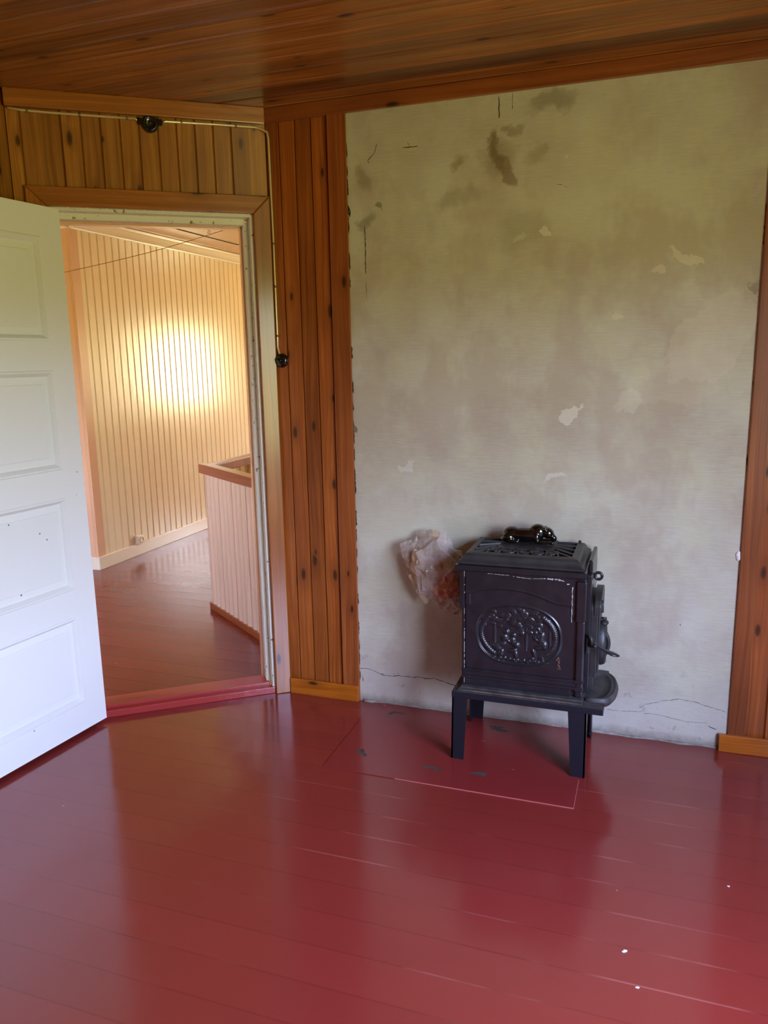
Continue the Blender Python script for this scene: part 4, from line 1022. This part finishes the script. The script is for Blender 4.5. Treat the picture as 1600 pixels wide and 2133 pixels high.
# ash lip
b_ = MB(); ol = []
for k in range(25):
    a = -math.pi / 2 + math.pi * k / 24
    ol.append((1.372 + 0.078 * max(0, math.cos(a)) ** 0.6, -0.200 + 0.132 * math.sin(a)))
ol = [(1.345, -0.332)] + ol + [(1.345, -0.068)]
def ashring(sc, z, yofs=0.0): return [((1.345 + (x - 1.345) * sc), -0.200 + (y + 0.200) * (sc * .5 + .5), z) for x, y in ol]
R_ = [[b_.bm.verts.new(p) for p in ashring(s_, z_)] for s_, z_ in ((0.93, .2565), (1.0, .266), (1.02, .276), (0.97, .288), (0.93, .291), (0.90, .289), (0.84, .286), (0.80, .288), (0.76, .286), (0.70, .280), (0.5, .277))]
for A, B in zip(R_, R_[1:]):
    for k in range(len(ol) - 1): b_._f((A[k], A[k + 1], B[k + 1], B[k]), True)
b_._f(R_[0][::-1]); b_._f(R_[-1]); b_._f([r[0] for r in R_]); b_._f([r[-1] for r in R_][::-1])
part(b_, 'ash_lip', M['iron_dust'])

# ------------------------------------------------------------------ reclining animal figure on the lid
b_ = MB(); zb_ = LZ + 0.0625; yl = -0.105
E_ = lambda x, y, z, rx, ry, rz, a=0.0: b_.ball((x, yl + y, zb_ + z), (rx, ry, rz), Matrix.Rotation(a, 4, 'Y'), 3)
E_(1.085, 0.0, .028, .072, .034, .029)           # trunk
E_(1.034, 0.0, .030, .038, .031, .029)           # rump
E_(1.130, 0.0, .042, .034, .027, .031, -0.2)     # shoulders
E_(1.168, -.002, .040, .026, .022, .022, 0.5)    # head
E_(1.190, -.004, .024, .016, .013, .012, 0.7)    # muzzle
E_(1.158, -.018, .056, .008, .006, .009); E_(1.158, .014, .056, .008, .006, .009)   # ears
E_(1.020, -.024, .018, .022, .012, .018)         # near thigh
E_(1.042, -.030, .006, .024, .009, .0065)        # near hind paw
E_(1.020, .024, .018, .022, .012, .018); E_(1.042, .030, .006, .024, .009, .0065)
E_(1.128, -.022, .022, .014, .012, .022)         # near foreleg, upper
E_(1.155, -.028, .0065, .034, .009, .0065)       # near forearm
E_(1.187, -.028, .0065, .012, .010, .0065)       # near paw
E_(1.155, .024, .0065, .034, .009, .0065); E_(1.187, .024, .0065, .012, .010, .0065)
E_(1.003, -.012, .010, .014, .020, .008, .3)     # tail
fig = b_.build('animal_figure', M['gloss'])
rm = fig.modifiers.new('remesh', 'REMESH'); rm.mode = 'VOXEL'; rm.voxel_size = 0.0022; rm.use_smooth_shade = True
sm = fig.modifiers.new('smooth', 'SMOOTH'); sm.factor = 0.6; sm.iterations = 6
tag(fig, 'glossy black cast animal figure lying on the stove lid, head to the right', 'figurine')

# ------------------------------------------------------------------ crumpled plastic bag stuffed at the flue hole
def crumple_ball(mb, c, r, amp, seed, sub=5, sc=3.2):
    bm = bmesh.new(); bmesh.ops.create_icosphere(bm, subdivisions=sub, radius=1.0)
    for v in bm.verts:
        d = v.co.normalized(); q = d * sc + Vector((seed, seed * .7, 0))
        dist_, _ = noise.voronoi(q); k = (dist_[1] - dist_[0])
        f = 1 + amp * (0.55 - min(1.0, k * 1.6)) + amp * .5 * noise.noise(q * 2.2)
        v.co = Vector((d.x * r[0], d.y * r[1], d.z * r[2])) * f
    mb.merge(bm, Matrix.Translation(Vector(c)), False)
def crumple_sheet(mb, o_, A, B, na, nb, amp, seed, sc=14):
    o_, A, B = Vector(o_), Vector(A), Vector(B); N = A.cross(B).normalized(); g = []
    for i in range(na + 1):
        row = []
        for j in range(nb + 1):
            p = o_ + A * i / na + B * j / nb; q = p * sc + Vector((seed, 0, seed))
            dist_, _ = noise.voronoi(q * 1.4)
            p = p + N * amp * (dist_[1] - dist_[0]) * 1.5 + N * amp * noise.noise(q) + (A.normalized() * noise.noise(q + Vector((9, 0, 0))) + B.normalized() * noise.noise(q + Vector((0, 9, 0)))) * amp * .8
            row.append(mb.bm.verts.new(p))
        g.append(row)
    for i in range(na):
        for j in range(nb): mb._f((g[i][j], g[i + 1][j], g[i + 1][j + 1], g[i][j + 1]), False)
BG = empty('plastic_bag', (0.70, -0.10, 0.48), 'crumpled clear plastic bag with orange filling stuck to the wall left of the stove', 'plastic bag')
def facet_ball(mb, c, r, amp, seed, sub=3, ang=0.0):
    rg = random.Random(seed); bm = bmesh.new(); bmesh.ops.create_icosphere(bm, subdivisions=sub, radius=1.0)
    for v in bm.verts:
        d = v.co.normalized(); q = d * 1.7 + Vector((seed, 0, seed * .3))
        f = 1 + amp * 1.2 * noise.noise(q) + amp * rg.uniform(-.55, .55)
        d = (d + Vector((rg.uniform(-1, 1), rg.uniform(-1, 1), rg.uniform(-1, 1))) * .10)
        v.co = Vector((d.x * r[0], d.y * r[1], d.z * r[2])) * f
    mb.merge(bm, Matrix.Translation(Vector(c)) @ Matrix.Rotation(ang, 4, 'Y'), False)
b_ = MB(); facet_ball(b_, (0.728, -0.092, 0.668), (0.112, 0.066, 0.112), 0.18, 3, 3)
facet_ball(b_, (0.722, -0.095, 0.640), (0.088, 0.055, 0.092), 0.30, 13, 3)
facet_ball(b_, (0.612, -0.060, 0.712), (0.044, 0.036, 0.060), 0.35, 8, 3)
facet_ball(b_, (0.775, -0.088, 0.530), (0.062, 0.040, 0.045), 0.35, 5, 3)
crumple_sheet(b_, (0.730, -0.090, 0.715), (0.060, -0.01, 0.0), (-0.025, 0.02, 0.105), 6, 8, .010, 2.0, 9)
crumple_sheet(b_, (0.595, -0.075, 0.635), (0.080, -0.020, -0.125), (0.060, 0.01, 0.045), 9, 6, .010, 5.0, 9)
crumple_sheet(b_, (0.625, -0.060, 0.755), (0.100, -0.03, 0.020), (0.0, 0.03, 0.040), 8, 5, .008, 7.0, 9)
b_.build('film', M['bag'], parent=BG, M=ID)
b_ = MB(); facet_ball(b_, (0.685, -0.085, 0.665), (0.076, 0.045, 0.076), 0.34, 11, 3)
crumple_sheet(b_, (0.700, -0.085, 0.720), (0.030, -0.005, 0.0), (0.006, 0.005, 0.095), 3, 7, .006, 4.0, 9)
crumple_sheet(b_, (0.606, -0.085, 0.622), (0.070, -0.015, -0.115), (0.018, 0.0, 0.012), 9, 2, .005, 6.0, 9)
b_.build('paper_wad', M['paper'], parent=BG, M=ID)
b_ = MB(); facet_ball(b_, (0.772, -0.105, 0.605), (0.062, 0.050, 0.062), 0.26, 21, 3)
b_.build('orange_filling', M['orange'], parent=BG, M=ID)
